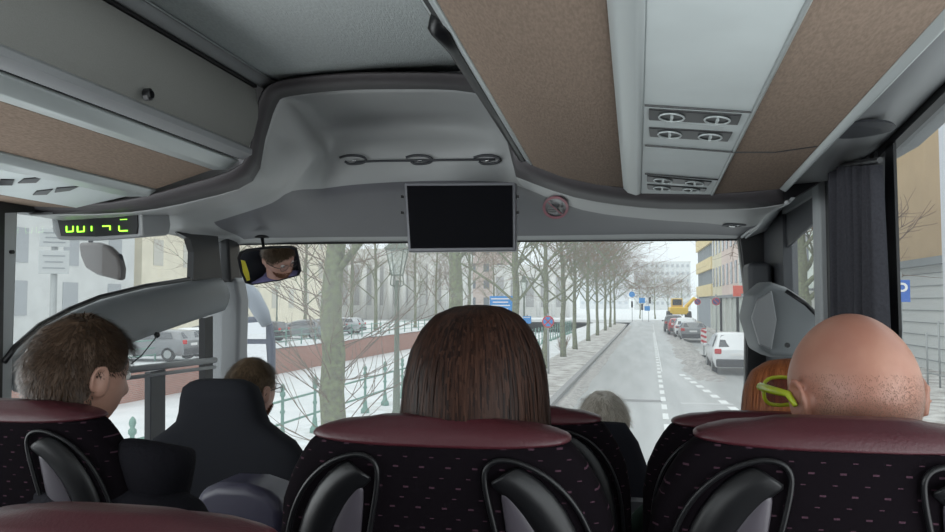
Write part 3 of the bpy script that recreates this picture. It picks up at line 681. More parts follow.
# ceiling
zc = ZC
b = B(); xs = [LP[0].x + .05, -.85, -.66, -.45, RP[0].x - .01]
b.grid([[V((x, y, zc + .03 - .10 * (x + .66) ** 2)) for x in xs] for y in (YB, -.9)])
b.grid([[V((x, y, zc + .03 - .10 * (x + .66) ** 2)) for x in xs] for y in (-.2, .8, 2.12)])
struct('ceiling', b, m_ceil, smooth=True, solid=.012)
b = B(); b.grid([[V((LP[0].x + .012, y, zc - .004)), V((LP[0].x + .03, y, zc - .012)), V((LP[0].x + .05, y, zc + .008))] for y in (YB, 0, 2.1)]); struct('trim_1', b, m_grey, smooth=True, solid=.006)
b = B(); b.tube([V((LP[0].x + .056, y, zc + .008)) for y in (YB, 0, 2.08)], .0025, 6); struct('trim_2', b, m_alu, smooth=True)
b = B(); b.grid([[V((RP[0].x - .012, y, zc + .03)), lin(RP[0], DR, y) + V((-.012, 0, .012))] for y in (YB, 0, 2.05)]); struct('trim_3', b, m_door, solid=.01)
# outer body: roof with a hatch opening added behind to let light in, sides, rear, floor
m_body = M('coach_body', (.6, .6, .62), .4)
b = B(); zr = 3.62
for y0, y1 in ((YB, -.9), (-.2, 3.5)): b.grid([[V((XL - .06, y, zr - .12)), V((XL + .1, y, zr)), V((XR - .1, y, zr)), V((XR + .06, y, zr - .12))] for y in (y0, y1)])
b.grid([[V((XL - .06, y, zr - .12)), V((XL + .1, y, zr)), V((xs[0], y, zr)), V((xs[0], y, zc))] for y in (-.9, -.2)]); b.grid([[V((XR + .06, y, zr - .12)), V((XR - .1, y, zr)), V((xs[-1], y, zr)), V((xs[-1], y, zc))] for y in (-.9, -.2)])
b.grid([[V((XL - .06, 3.5, zr - .12)), V((XR + .06, 3.5, zr - .12))], [V((XL - .06, 3.46, 3.14)), V((XR + .06, 3.46, 3.1))]])
struct('roof', b, m_body, solid=.02)
b = B(); b.box(((XL + XR) / 2, (YB + YF) / 2, FLOOR - .04), (XR - XL, YF - YB, .08)); struct('floor', b, M('coach_floor', (.08, .08, .09), .7, bump=.2, scale=90))
b = B(); b.box(((XL + XR) / 2, YB - .03, 2.4), (XR - XL, .05, 2.2)); struct('wall_rear', b, m_grey)
# right wall: opaque pieces around the windows
def wall_piece(x, poly, th=.05): return [V((x, p[0], p[1])) for p in poly]
b = B(); o_ = V((.06, 0, 0))
zt = lambda y: rwz(y)
b.prism(wall_piece(XR, [(YB, zt(YB)), (1.8, zt(1.8)), (3.4, zt(1.8) - .02), (3.4, 3.5), (YB, 3.5)]), o_)      # above the glass
b.prism(wall_piece(XR, [(YB, FLOOR), (3.4, FLOOR), (3.4, 2.10), (YB, 2.22)]), o_)
struct('wall_right', b, m_grey)
b = B(); b.prism(wall_piece(XR - .02, [(1.83, 2.1), (2.26, 2.1), (2.26, 3.17), (1.83, 3.17)]), V((.035, 0, 0))); struct('window_post_right', b, m_black)
b = B(); b.prism(wall_piece(XR - .035, [(2.27, 2.1), (2.35, 2.1), (2.35, 3.17), (2.27, 3.17)]), V((.05, 0, 0))); struct('trim_4', b, m_lgrey, bevel=.008)
b = B(); b.prism([PX(885, 146, XR - .012), PX(893, 142, XR - .012), PX(899, 330, XR - .012), PX(893, 520, XR - .012), PX(883, 520, XR - .012)], (.006, 0, 0)); struct('trim_5', b, m_black)
b = B(); b.prism([V((XR - .012, YB, zt(YB) + .014)), V((XR - .012, 1.85, zt(1.85) + .014)), V((XR - .012, 1.85, zt(1.85) - .012)), V((XR - .012, YB, zt(YB) - .012))], (.02, 0, 0)); struct('trim_6', b, m_black)
b = B(); b.prism(wall_piece(XR - .0, [(2.75, 2.1), (3.4, 2.1), (3.4, 3.17), (2.95, 3.17), (2.95, 2.7)]), V((.05, 0, 0))); struct('window_pillar_right', b, m_dgrey)
b = B(); b.prism(wall_piece(XR - .03, [(YB, 2.24), (1.83, 2.24), (1.83, 2.18), (YB, 2.18)]), V((.04, 0, 0))); struct('trim_7', b, m_grey, bevel=.008)
def pane(name, pts, mat): b = B(); b.face(pts); return struct(name, b, mat, flip=False)
pane('window_1', [V((XR + .03, y, z)) for y, z in ((YB, 2.15), (1.86, 2.15), (1.86, zt(1.86)), (YB, zt(YB)))], m_win)
pane('window_2', [V((XR + .03, y, z)) for y, z in ((2.3, 2.1), (3.0, 2.1), (3.0, 3.2), (2.3, 3.2))], m_win)
# dark upper tint strip of window 2
b = B(); b.prism([V((XR + .012, 2.34, 3.2)), V((XR + .012, 2.97, 3.2)), V((XR + .012, 2.97, 3.0)), V((XR + .012, 2.34, 3.075))], (.008, 0, 0)); struct('window_tint_right', b, m_dgrey)
# left wall
LT = [(YB, 3.12), (2.06, PX(28, 213, XL).z), (2.6, PX(130, 226, XL).z), (2.99, PX(190, 235, XL).z), (3.4, 3.10)]
b = B(); b.prism(wall_piece(XL, LT + [(3.4, 3.5), (YB, 3.5)]), (-.06, 0, 0))
b.prism(wall_piece(XL, [(YB, FLOOR), (3.4, FLOOR), (3.4, 1.95), (YB, 2.1)]), (-.06, 0, 0)); struct('wall_left', b, m_grey)
b = B(); b.prism([PX(-6, 200, XL + .03), PX(19, 204, XL + .03), PX(8, 560, XL + .03), PX(-6, 560, XL + .03), ], (-.09, 0, 0)); struct('window_post_left', b, m_lgrey, bevel=.01)
b = B(); b.prism([PX(-12, 190, XL + .035), PX(34, 196, XL + .035), PX(34, 212, XL + .035), PX(5, 213, XL + .035), PX(0, 560, XL + .035), PX(-12, 560, XL + .035)], (-.05, 0, 0)); struct('trim_8', b, m_black)
B_ = B().lathe((0, 0, 0), [(.006, 0), (.006, .01)], 12, 'x'); o = struct('coat_peg', B_, m_black); o.location = PX(10.5, 252, XL + .03)
pane('window_3', [V((XL - .02, y, z)) for y, z in ((YB, 2.1), (1.98, 2.1), (1.98, 3.14), (YB, 3.14))], m_win)
pane('window_4', [V((XL - .02, y, z)) for y, z in ((2.0, 1.9), (3.4, 1.9), (3.4, 3.2), (2.0, 3.2))], m_win)
# black rounded surround at the front top corner of the left window
b = B(); P_ = lambda u, v: PX(u, v, XL + .012)
b.prism([P_(176, 232), P_(190, 239), P_(194, 252), P_(193, 280), P_(222, 278), P_(218, 236), P_(195, 230)], (-.03, 0, 0)); struct('trim_9', b, m_black)
# the grey arch over the driver's window
def band(name, rowsdef, mat, parent=None, **k):
    b = B(); b.grid(rowsdef); return b.build(name, mat, parent, world=bool(parent), **k)
arch_top = [(4, 362), (15, 347), (40, 325), (70, 309), (100, 297), (145, 286), (190, 279), (214, 276), (222, 277)]
arch_bot = [(4, 400), (30, 392), (70, 372), (100, 356), (128, 344), (165, 331), (205, 317), (214, 314), (222, 312)]
rows = []
for (a, c) in zip(arch_top, arch_bot):
    ta, tb = PX(*a, XL + .0), PX(*c, XL + .0)
    rows.append([ta + V((-.02, 0, 0)), ta + V((.02, 0, .0)), ta.lerp(tb, .25) + V((.05, 0, 0)), ta.lerp(tb, .6) + V((.06, 0, 0)), tb + V((.045, 0, 0)), tb + V((-.02, 0, 0))])
b = B(); b.grid(rows, True, True); struct('window_arch_left', b, m_arch, smooth=True, sub=1)
b = B(); b.tube([PX(u, v, XL + .035) for u, v in arch_top[:7]], .009, 8); struct('trim_10', b, m_black, smooth=True)
# A-pillar left
b = B(); q = 3.3
b.prism([PY(208, 280, q), PY(211, 272, q), PY(236, 278, q), PY(240, 300, q), PY(238, 372, q), PY(228, 378, q), PY(228, 470, q), PY(212, 470, q), PY(206, 400, q)], (0, .1, 0)); struct('window_pillar_left', b, m_grey, bevel=.02)
b = B(); b.prism([PY(196, 234, 3.28), PY(228, 238, 3.28), PY(231, 282, 3.28), PY(206, 282, 3.28)], (0, .1, 0)); struct('trim_11', b, m_black, bevel=.012)
b = B(); b.prism([PY(229, 240, 3.36), PY(235, 242, 3.36), PY(240, 300, 3.36), PY(242, 470, 3.36), PY(236, 470, 3.36)], (0, .04, 0)); struct('trim_12', b, m_black)
b = B(); b.tube([PX(128, 370, XL + .01), PX(215, 360, XL + .01)], .014, 10); b.tube([PX(128, 378, XL + .01), PX(215, 367, XL + .01)], .008, 10); struct('window_rail_left', b, m_grey, smooth=True)
b = B(); b.prism([PX(151, 372, XL + .01), PX(166, 369, XL + .01), PX(165, 560, XL + .01), PX(150, 560, XL + .01)], (-.03, 0, 0)); struct('window_bar_left', b, m_dgrey, bevel=.004)
b = B(); b.prism([PX(205, 318, XL + .01), PX(213, 316, XL + .01), PX(213, 450, XL + .01), PX(205, 450, XL + .01)], (-.03, 0, 0)); struct('trim_13', b, m_black)
# microphone on a thin cable
t = thing('cable_clip', 'small black clip with a thin cable hanging from the grey arch', 'cable', PX(157, 335, XL + .07))
B().ball((0, 0, 0), (.012, .012, .012), 8).build('clip', m_black, t, smooth=True)
b = B(); b.tube([PX(157, 336, XL + .07), PX(150, 345, XL + .08), PX(142, 355, XL + .08), PX(131, 364, XL + .07)], .0025, 6); b.build('cord', m_black, t, world=True, smooth=True)
# ---- band and front canopy
A = [(20, 205, 2.05), (110, 203, 2.05), (190, 184, 2.05), (243, 164, 2.05), (255, 125, 2.05), (263, 92, 2.05), (288, 80, 2.05), (345, 74, 2.05), (400, 73, 2.05), (460, 74, 2.05), (497, 78, 2.05), (516, 155, 2.05), (570, 178, 2.05), (640, 190, 2.05), (700, 193, 2.05), (750, 192, 2.05), (782, 187, 2.05)]
cols = [
 [(30, 214, 2.08), (60, 219, 2.2), (100, 224, 2.4), (130, 228, 2.6), (160, 232, 2.8), (190, 238, 3.0), (215, 241, 3.25), (232, 244, 3.4)],
 [(130, 211, 2.15), (150, 216, 2.3), (172, 218, 2.5), (187, 222, 2.7), (197, 226, 2.9), (208, 232, 3.08), (226, 238, 3.28), (240, 243.5, 3.4)],
 [(200, 198, 2.2), (206, 203, 2.35), (212, 207, 2.5), (218, 210, 2.65), (214, 221, 2.85), (222, 228, 3.0), (240, 236, 3.28), (250, 243, 3.4)],
 [(252, 180, 2.2), (256, 184, 2.32), (262, 190, 2.45), (262, 196, 2.6), (243, 212, 2.8), (250, 222, 2.98), (262, 233.5, 3.28), (267, 243, 3.4)],
 [(264, 140, 2.2), (274, 148, 2.26), (287, 160, 2.35), (290, 177, 2.5), (272, 202, 2.74), (278, 215, 2.95), (287, 233, 3.28), (291, 242, 3.4)],
 [(276, 104, 2.2), (290, 114, 2.26), (303, 134, 2.32), (314, 157, 2.42), (292, 190, 2.64), (302, 208, 2.95), (306, 232, 3.28), (308, 242, 3.4)],
 [(290, 95, 2.2), (302, 105, 2.42), (316, 128, 2.68), (325, 154, 2.76), (322, 188, 2.84), (326, 204, 2.95), (328, 231.5, 3.28), (329, 241.5, 3.4)],
 [(345, 89, 2.2), (345, 103, 2.45), (347, 124, 2.74), (352, 152, 2.76), (355, 184, 2.84), (356, 200, 2.95), (357, 231, 3.28), (357, 241.3, 3.4)],
 [(400, 88, 2.2), (400, 102, 2.48), (400, 121, 2.78), (402, 150, 2.79), (405, 181, 2.84), (405, 198, 2.95), (405, 230.5, 3.28), (405, 241, 3.4)],
 [(455, 89, 2.2), (455, 102, 2.48), (455, 121, 2.78), (456, 150, 2.79), (458, 180, 2.84), (458, 198, 2.95), (458, 230, 3.28), (458, 240.5, 3.4)],
 [(497, 96, 2.2), (500, 106, 2.45), (502, 126, 2.70), (505, 153, 2.74), (508, 181, 2.82), (510, 198, 2.95), (510, 230, 3.28), (510, 240, 3.4)],
 [(517, 176, 2.2), (519, 180, 2.32), (522, 184, 2.44), (526, 187, 2.58), (530, 189, 2.7), (545, 203, 2.95), (552, 230, 3.28), (552, 239.8, 3.4)],
 [(575, 196, 2.2), (576, 200, 2.3), (578, 204, 2.42), (580, 207, 2.55), (583, 209, 2.7), (600, 214, 2.95), (606, 230, 3.28), (606, 239.5, 3.4)],
 [(640, 206, 2.2), (641, 210, 2.3), (643, 214, 2.42), (645, 216.5, 2.55), (648, 218, 2.7), (653, 220, 2.95), (655, 229.5, 3.28), (655, 239, 3.4)],
 [(700, 208, 2.2), (701, 212, 2.3), (703, 216, 2.42), (705, 219, 2.55), (706, 222, 2.75), (707, 225, 3.0), (708, 231, 3.28), (708, 238.5, 3.4)],
 [(750, 207, 2.15), (750, 212, 2.27), (749, 217, 2.42), (746, 222, 2.6), (743, 226, 2.8), (740, 229, 3.0), (738, 233, 3.28), (738, 238.2, 3.4)],
 [(786, 203, 2.1), (778, 208, 2.25), (768, 213, 2.42), (760, 219, 2.6), (757, 224, 2.8), (752, 228, 3.0), (748, 233, 3.28), (746, 238, 3.4)],
]
def along(row): return curve(row[:11], 3) + curve(row[11:], 3)
b = B(); b.grid([along(q_) for q_ in ([PY(*a) for a in A], [PY(a[0] * .55 + c[0][0] * .45, a[1] * .45 + c[0][1] * .55, 2.10) for a, c in zip(A, cols)], [PY(*c[0]) for c in cols])])
band_o = struct('trim_14', b, m_band, smooth=True, solid=.008)
def finer(cs):     # Catmull-Rom refinement down each column
    out = []
    for c in cs:
        p = [PY(*q) for q in c]; r_ = []
        for i in range(len(p) - 1):
            p0, p1, p2, p3 = p[max(0, i - 1)], p[i], p[i + 1], p[min(len(p) - 1, i + 2)]
            for k in range(3):
                s = k / 3; r_.append(.5 * ((2 * p1) + (p2 - p0) * s + (2 * p0 - 5 * p1 + 4 * p2 - p3) * s * s + (3 * p1 - p0 - 3 * p2 + p3) * s ** 3))
        r_.append(p[-1]); out.append(r_)
    return out
fc = finer(cols); b = B(); b.grid([along([c[i] for c in fc]) for i in range(len(fc[0]))])
for f in b.m.faces: f.material_index = 0
canopy = struct('ceiling_front', b, [m_shell, m_shell2], smooth=True, solid=.008)
nc = 46
for p in canopy.data.polygons:
    r_, c_ = divmod(p.index, nc)
    if 12 <= r_ <= 18 and 6 <= c_ <= 45: p.material_index = 1
# bright lip edge right of the windscreen, wavy
b = B(); pts = [PY(*q) for q in ((788, 202, 2.08), (775, 208, 2.25), (763, 213, 2.45), (759, 218, 2.62), (762, 222, 2.7), (757, 227, 2.85), (748, 232, 3.05), (742, 237, 3.3))]
b.tube(pts, .006, 8); struct('trim_15', b, m_lgrey, smooth=True)
b = B(); b.grid([[PY(*q) for q in ((788, 203, 2.08), (765, 214, 2.45), (757, 228, 2.85), (745, 238, 3.3))], [V((XR, y, z)) for y, z in ((2.1, 3.22), (2.45, 3.2), (2.85, 3.165), (3.3, 3.1))]]); struct('ceiling_corner', b, m_lgrey, solid=.008)
b = B(); p = PY(783, 188, 2.07); b.grid([[PY(782, 187, 2.06), V((XR, 2.06, 3.24))], [PY(786, 204, 2.10), V((XR, 2.0, 3.16))]]); struct('trim_16', b, m_black, solid=.01)
b = B(); b.prism([V((XR - .03, 1.86, 3.1)), V((XR - .03, 2.1, 3.1)), V((XR - .03, 2.1, 3.3)), V((XR - .03, 1.86, 3.3))], (.03, 0, 0)); struct('trim_17', b, m_black)
# black line at the top of the windscreen
b = B(); b.tube([PY(u, v, 3.405) for u, v in ((230, 243.5), (300, 242.4), (405, 241.3), (520, 240), (640, 239.2), (748, 238.4))], .010, 8); struct('trim_18', b, m_rub, smooth=True)
# windscreen
b = B(); W0 = [V((XL - .03, 3.44, 1.75)), V((-1.3, 3.56, 1.75)), V((-.64, 3.6, 1.75)), V((0, 3.56, 1.75)), V((XR + .03, 3.44, 1.75))]
b.grid([W0, [p + V((0, -.06, 1.5)) for p in W0]]); struct('window_5', b, m_shield, smooth=True, flip=False)
b = B(); b.box((-.64, 3.42, 1.55), (2.44, .12, .45)); struct('wall_front', b, m_dgrey)
b = B(); rows = [[V((x, y, z)) for x in (XL + .02, -1.3, -.64, 0, XR - .02)] for y, z in ((3.42, 1.80), (3.25, 1.83), (3.0, 1.82), (2.9, 1.74), (2.88, 1.45))]; b.grid(rows)
t = b.build('dashboard', m_dash, smooth=True, solid=.02); tag(t, 'dark dashboard shelf running below the windscreen', 'dashboard')
# right A pillar
b = B(); b.prism([PY(738, 236, 3.34), PY(748, 229, 3.34), PY(775, 222, 3.34), PY(775, 300, 3.34), PY(770, 420, 3.34), PY(745, 420, 3.34), PY(746, 300, 3.34)], (0, .06, 0)); struct('window_pillar_front', b, m_black, bevel=.012)
b = B(); b.prism([PY(748, 262, 3.1), PY(772, 262, 3.1), PY(774, 300, 3.1), PY(749, 300, 3.1)], (0, .15, 0)); struct('trim_19', b, m_dgrey, bevel=.02)
# big moulded grey corner shroud
t = thing('corner_shroud', 'moulded grey plastic shroud in the right front corner above the bald head', 'panel', PY(780, 320, 2.7))
fr = [(747, 318), (752, 294), (768, 281), (786, 287), (806, 300), (823, 319), (826, 345), (812, 356), (790, 358), (770, 357), (757, 350)]
b = B(); c0 = sum((PY(u, v, 2.55) for u, v in fr), V()) / len(fr); rows = []
for y, s in ((2.53, .92), (2.56, 1.0), (2.72, 1.02)):
    rows.append([c0 + (PY(u, v, 2.55) - c0) * s + V((0, y - 2.55, 0)) for u, v in fr])
b.grid(rows, True, True); b.build('housing', m_arch, t, world=True, bevel=.010, seg=2)
B().tube([PY(786, 291, 2.51), PY(806, 304, 2.49), PY(824, 322, 2.5)], .007, 6).build('seam', m_black, t, world=True, smooth=True)
B().prism([PY(752, 318, 2.51), PY(758, 300, 2.51), PY(772, 290, 2.51), PY(777, 320, 2.51), PY(772, 350, 2.51), PY(760, 345, 2.51)], (0, .03, 0)).build('cover', m_grey, t, world=True, bevel=.005)
B().lathe(PY(787, 345, 2.46), [(.004, -.006), (.008, -.004), (.008, .006)], 10, 'y').build('screw', m_chrome, t, world=True)
# ---- curtain
t = thing('curtain', 'pleated dark grey curtain hanging at the right window post', 'curtain', PX(855, 165, XR - .05))
b = B(); rows = []
for j in range(22):
    zz = j / 21; row = []
    for i in range(61):
        s = i / 60; u = 829 + 50 * s; wv = .020 * math.sin(s * 38 + .6 * math.sin(zz * 4)) * (.6 + .4 * zz) + .006 * math.sin(s * 90)
        row.append(PX(u, 168 - 3 * s, XR - .07).xyz + V((wv * .9, (wv * .3), 0)))
        row[-1].z -= zz * .95
    rows.append(row)
b.grid(rows); b.build('cloth', m_curt, t, world=True, smooth=True, solid=.003)
b = B(); b.tube([PX(829, 167, XR - .07), PX(880, 160, XR - .07)], .006, 8); b.build('curtain_rail', m_black, t, world=True)
# ---- screen
t = thing('screen', 'black flat screen hanging from the front canopy in a silver frame', 'screen', PY(460, 216, 2.7))
q = 2.6; c = [PY(404, 182.5, q), PY(515.5, 182, q), PY(516, 251, q), PY(408, 252, q)]
b = B(); b.prism(c, (0, .045, 0)); b.build('frame', M('screen_frame', (.22, .22, .24), .4, metal=.3), t, world=True, bevel=.006)
cc = sum(c, V()) / 4; b = B(); b.prism([cc + V(((p - cc).x * .945, -.004, (p - cc).z * .9)) for p in c], (0, .006, 0)); b.build('display', m_screen, t, world=True)
b = B(); b.box(cc + V((0, .10, .05)), (.16, .12, .1)); b.build('bracket', m_dgrey, t, world=True, bevel=.01)
for du in (402.5, 518): 
    for v in (197, 213): B().box(PY(du, v, q + .02), (.006, .02, .01)).build('button', m_black, t, world=True)
# ---- rail with three hooks
hit = lambda u, v: (lambda r_: r_[1] if r_[0] else None)(canopy.ray_cast(O, ray(u, v).normalized()))
def nrm(u, v): r_ = canopy.ray_cast(O, ray(u, v).normalized()); n = r_[2]; return -n if n.dot(ray(u, v)) > 0 else n
t = thing('coat_rail', 'thin dark rail with three hooks across the front canopy', 'rail', PY(420, 160, 2.6))
def near(u, v, d=.012): p = hit(u, v) or PY(u, v, 2.65); return p - ray(u, v).normalized() * d
b = B(); b.tube([near(u, v) for u, v in ((355, 162), (380, 161), (420, 160.5), (460, 160), (495, 159.5))], .0045, 8); b.build('bar', m_dgrey, t, world=True, smooth=True)
for u0 in (354, 420, 488):
    b = B(); b.tube(curve([near(u0 - 14, 157.5), near(u0 - 6, 155.5), near(u0 + 6, 156), near(u0 + 12, 159.5), near(u0 + 8, 163), near(u0 - 4, 164), near(u0 - 9, 161.5)]), .005, 8); b.build('hook', m_dgrey, t, world=True, smooth=True)
    b = B(); b.ball(near(u0, 161, .01), (.014, .01, .004), 8); b.build('hook_plate', m_chrome, t, world=True, smooth=True)
# ---- no food sticker
p = hit(556, 206); n = nrm(556, 206)
t = thing('warning_sticker', 'round red bordered no food or drink sticker right of the screen', 'sticker', p + n * .002)
qm = n.to_track_quat('Z', 'Y').to_matrix()
ex = rt - n * rt.dot(n); ex.normalize(); ey = n.cross(ex); qm = Matrix((ex, ey, n)).transposed()
S = 13.0 / F * 3.0 * 1.0
ys = 1 / max(.35, abs(ray(556, 206).normalized().dot(n)))
def loc2(x, y): return near(556 + 13 * x, 206 - 11.5 * y, .006)
def disc(name, r0, r1, mat, dz, n_=32):
    b = B(); a0 = [loc2(r1 * math.cos(k * math.tau / n_), r1 * math.sin(k * math.tau / n_)) + n * dz for k in range(n_)]
    if r0 > 0: b.grid([[loc2(r0 * math.cos(k * math.tau / n_), r0 * math.sin(k * math.tau / n_)) + n * dz for k in range(n_)], a0], True)
    else: b.grid([[loc2(r1 * f_ * math.cos(k * math.tau / n_), r1 * f_ * math.sin(k * math.tau / n_)) + n * dz for k in range(n_)] for f_ in (.01, .3, .6, .8)] + [a0], True)
    return b.build(name, mat, t, world=True, solid=.001)
disc('sticker_face', 0, .98, M('sticker_grey', (.34, .34, .36), .5), 0)
disc('red_ring', .80, 1.0, M('sticker_red', (.35, .05, .09), .5), .006)
def poly2(name, pts, mat, dz=.003):
    b = B(); b.m.faces.new([b.m.verts.new(loc2(*q) + n * dz) for q in pts]); return b.build(name, mat, t, world=True, solid=.001)
for nm, pts in (('burger_bun', [(-.55, -.05), (-.45, .12), (-.1, .15), (.05, -.05)]), ('burger_patty', [(-.6, -.2), (.08, -.2), (.08, -.1), (-.6, -.1)]), ('burger_base', [(-.5, -.45), (0, -.45), (.08, -.27), (-.58, -.27)]), ('cup', [(.2, -.5), (.48, -.5), (.56, .1), (.12, .1)]), ('straw', [(.3, .1), (.36, .1), (.55, .45), (.49, .47)])):
    poly2(nm, pts, m_black, .009)
poly2('slash', [(-.6, .54), (-.54, .6), (.6, -.54), (.54, -.6)], M('sticker_red', (.35, .05, .09), .5), .011)
# ceiling spot
p = hit(734, 224) or PY(734, 224, 2.8); t = thing('ceiling_spot', 'small recessed oval lamp at the right end of the canopy', 'lamp', p - V((0, 0, .004)))
B().lathe((0, 0, 0), [(.0, .004), (.036, .004), (.04, -.002), (.026, -.004), (.024, 0)], 20).build('bezel', m_dgrey, t, smooth=True)
B().lathe((0, 0, -.002), [(.0, .004), (.024, .002), (.012, -.004), (.002, -.005)], 20).build('lens', m_chrome, t, smooth=True)
# ---- clock display
q = 2.22
t = thing('clock_display', 'grey housed display with green digits under the left rack end', 'display', PY(96, 226, q))
ho = [(50, 214), (95, 212), (141, 211), (143, 226), (141, 237), (95, 241), (57, 240), (52, 232)]
b = B(); b.prism([PY(u, v, q) for u, v in ho], (0, .16, .02)); b.build('housing', m_grey, t, world=True, bevel=.01)
di = [(57, 217.5), (96, 216), (137, 215), (137.5, 226), (136.5, 234), (96, 236.5), (61, 236)]
b = B(); b.prism([PY(u, v, q - .006) for u, v in di], (0, .006, 0)); b.build('display', m_black, t, world=True)
def digit(segs):
    b = B()
    for u0, v0, u1, v1 in segs: b.tube([PY(u0, v0, q - .010), PY((u0 + u1) / 2, (v0 + v1) / 2, q - .010), PY(u1, v1, q - .010)], .0022 if abs(v0 - 219.6) > 1 else .001, 6)
    b.build('digit', m_led, t, world=True)
for x in (66.5, 77.5): digit([(x, 226, x, 231.5), (x, 231.8, x + 6.5, 231.4), (x + 6.5, 226, x + 6.5, 231.5)])
digit([(91.5, 226, 91.5, 231)])
digit([(102.5, 226.2, 110, 225.9), (110, 226, 110, 230)])
digit([(119, 225.8, 119, 230.6), (119.5, 231, 127.5, 230.6), (120, 219.6, 127, 219.3)])
b = B(); b.grid([[PY(*x) for x in ((141, 211, 2.22), (150, 211, 2.3), (156, 212, 2.4))], [PY(*x) for x in ((142, 236, 2.22), (150, 232, 2.3), (160, 226, 2.45))]]); b.build('side_cover', m_shell, t, world=True, smooth=True, solid=.006)
# ---- rounded mirror back hanging below the display
t = thing('blind_spot_mirror', 'rounded brownish grey mirror housing hanging below the clock display', 'mirror', PY(100, 260, 2.45))
b = B(); b.prism([PY(u, v, 2.45) for u, v in ((77, 242), (79, 256), (84, 268), (96, 275), (120, 281), (121, 268), (118, 256), (108, 246), (98, 242))], (0, .04, 0)); b.build('housing', M('mirror_back', (.19, .175, .17), .35), t, world=True, bevel=.015, seg=3)
B().ball(PY(120, 259, 2.47), (.012, .012, .02), 8).build('knob', m_dgrey, t, world=True, smooth=True)
B().tube([PY(90, 245, 2.47), PY(92, 236, 2.47), PY(94, 226, 2.45)], .008, 8).build('stem', m_dgrey, t, world=True, smooth=True)
# ================================================================ SEATS
def sup(w_, t_, e=3.2, n=40):
    out = []
    for k in range(n):
        a = k * math.tau / n; c, s = math.cos(a), math.sin(a)
        out.append((w_ * math.copysign(abs(c) ** (2 / e), c), t_ * math.copysign(abs(s) ** (2 / e), s)))
    return out
SW = [(-.78, .215, .05), (-.6, .218, .055), (-.4, .218, .06), (-.25, .218, .06), (-.17, .217, .058), (-.11, .208, .056), (-.07, .192, .054), (-.045, .178, .052), (-.028, .166, .05), (-.014, .15, .045), (-.005, .125, .036), (0, .09, .02)]
SW = [(z, w * 1.06, t) for z, w, t in SW]
TL = .2
def prof(z):
    for (z0, w0, t0), (z1, w1, t1) in zip(SW, SW[1:]):
        if z0 <= z <= z1: f_ = (z - z0) / (z1 - z0); return w0 + (w1 - w0) * f_, t0 + (t1 - t0) * f_
    return SW[0][1:] if z < SW[0][0] else SW[-1][1:]
def yrear(x, z):
    w_, t_ = prof(z); k = min(1, abs(x) / w_); return -TL * z + .055 - t_ * (1 - k ** 3.2) ** (1 / 3.2)
def coach_seat(label, cx, y, ztop, floor, group='coach seats with maroon leather tops', cushion=True, sc=1):
    """origin: the top rear edge of the backrest drops to the floor under it"""
    t = thing('coach_seat', label, 'seat', (cx, y, ztop), 0, group)
    b = B(); b.grid([[V((x, -TL * z + .055 + yy, z)) for x, yy in sup(w_, t_)] for z, w_, t_ in SW if z <= -.014], True, True); b.build('backrest', m_fab, t, smooth=True)
    rows = []
    for z, gw in ((-.029, 1.0), (-.027, 1.0), (-.024, 1.0), (-.018, 1.0), (-.012, 1.0), (-.005, 1.0), (0, 1.0), (.004, .8), (.005, .3)):
        w_, t_ = prof(min(z, 0)); e_ = .0 if z == -.029 else .0035; rows.append([V((x, -TL * z + .055 + yy, z + .003 + (.004 * (abs(x) / .15) ** 3 * min(1, -z / .028)))) for x, yy in sup(min(w_, .168) * gw + e_, t_ * gw + e_)])
    b = B(); b.grid(rows, True, True); b.build('headrest_cap', m_leather, t, smooth=True)
    for s in (-1, 1):
        pt = [(.115, -.30), (.092, -.2), (.075, -.12), (.066, -.07), (.068, -.048), (.082, -.038), (.105, -.04), (.135, -.055), (.163, -.083), (.183, -.12), (.197, -.17), (.203, -.23), (.205, -.3)]
        b = B(); pp = curve([V((s * x, yrear(x, z) - .006, z)) for x, z in [(x_ * 1.05, z_) for x_, z_ in pt]]); b.tube(pp, .0036, 8)
        hnd = b.build('grab_handle', m_gloss, t, smooth=True)
        b = B(); q_ = [(.088, -.055), (.12, -.075), (.148, -.11), (.168, -.155), (.18, -.21), (.185, -.3)]
        rows = []
        for (x, z) in q_:
            rows.append([V((s * (x - .020), yrear(x - .02, z) - .003, z - .012)), V((s * (x - .006), yrear(x, z) - .014, z - .004)), V((s * (x + .008), yrear(x + .01, z) - .013, z + .006)), V((s * (x + .020), yrear(min(x + .018, .2), z) - .002, z + .014))])
        b.grid(rows); b.build('grip', m_gloss, hnd, smooth=True, solid=.004, sub=1)
        b = B(); b.grid([[V((s * x0, yrear(x0, z) - .004, z)), V((s * (x0 + x1) / 2, yrear((x0 + x1) / 2, z) - .009, z)), V((s * x1, yrear(x1, z) - .004, z))] for x0, x1, z in ((.088, .098, -.078), (.088, .115, -.09), (.092, .135, -.13), (.1, .15, -.18), (.108, .16, -.24), (.115, .165, -.3))])
        b.build('inset', m_patch, hnd, smooth=True, solid=.003, sub=1)
    zs = floor - ztop; yb = -TL * -.74
    if cushion:
        B().box((0, yb + .27, zs + .40), (.43, .46, .13)).build('cushion', m_fab, t, bevel=.03, seg=3)
        B().box((0, yb + .22, zs + .31), (.40, .40, .06)).build('seat_frame', m_dgrey, t, bevel=.01)
    for s in (-1, 1):
        b = B(); b.prism([(s * .15 - .02, yb + .05, zs), (s * .15 - .02, yb + .38, zs), (s * .15 - .02, yb + .30, zs + .30), (s * .15 - .02, yb + .1, zs + .30)], (.04, 0, 0)); b.build('leg', m_dgrey, t, bevel=.01)
    if cushion: B().box((-.225, yb + .1, zs + .62), (.035, .3, .05)).build('armrest', m_dgrey, t, bevel=.015, seg=3)
    if not cushion: B().box((0, yb + .0, zs + .34), (.36, .08, .08)).build('seat_frame', m_dgrey, t, bevel=.01)
    return t
POD = 1.46
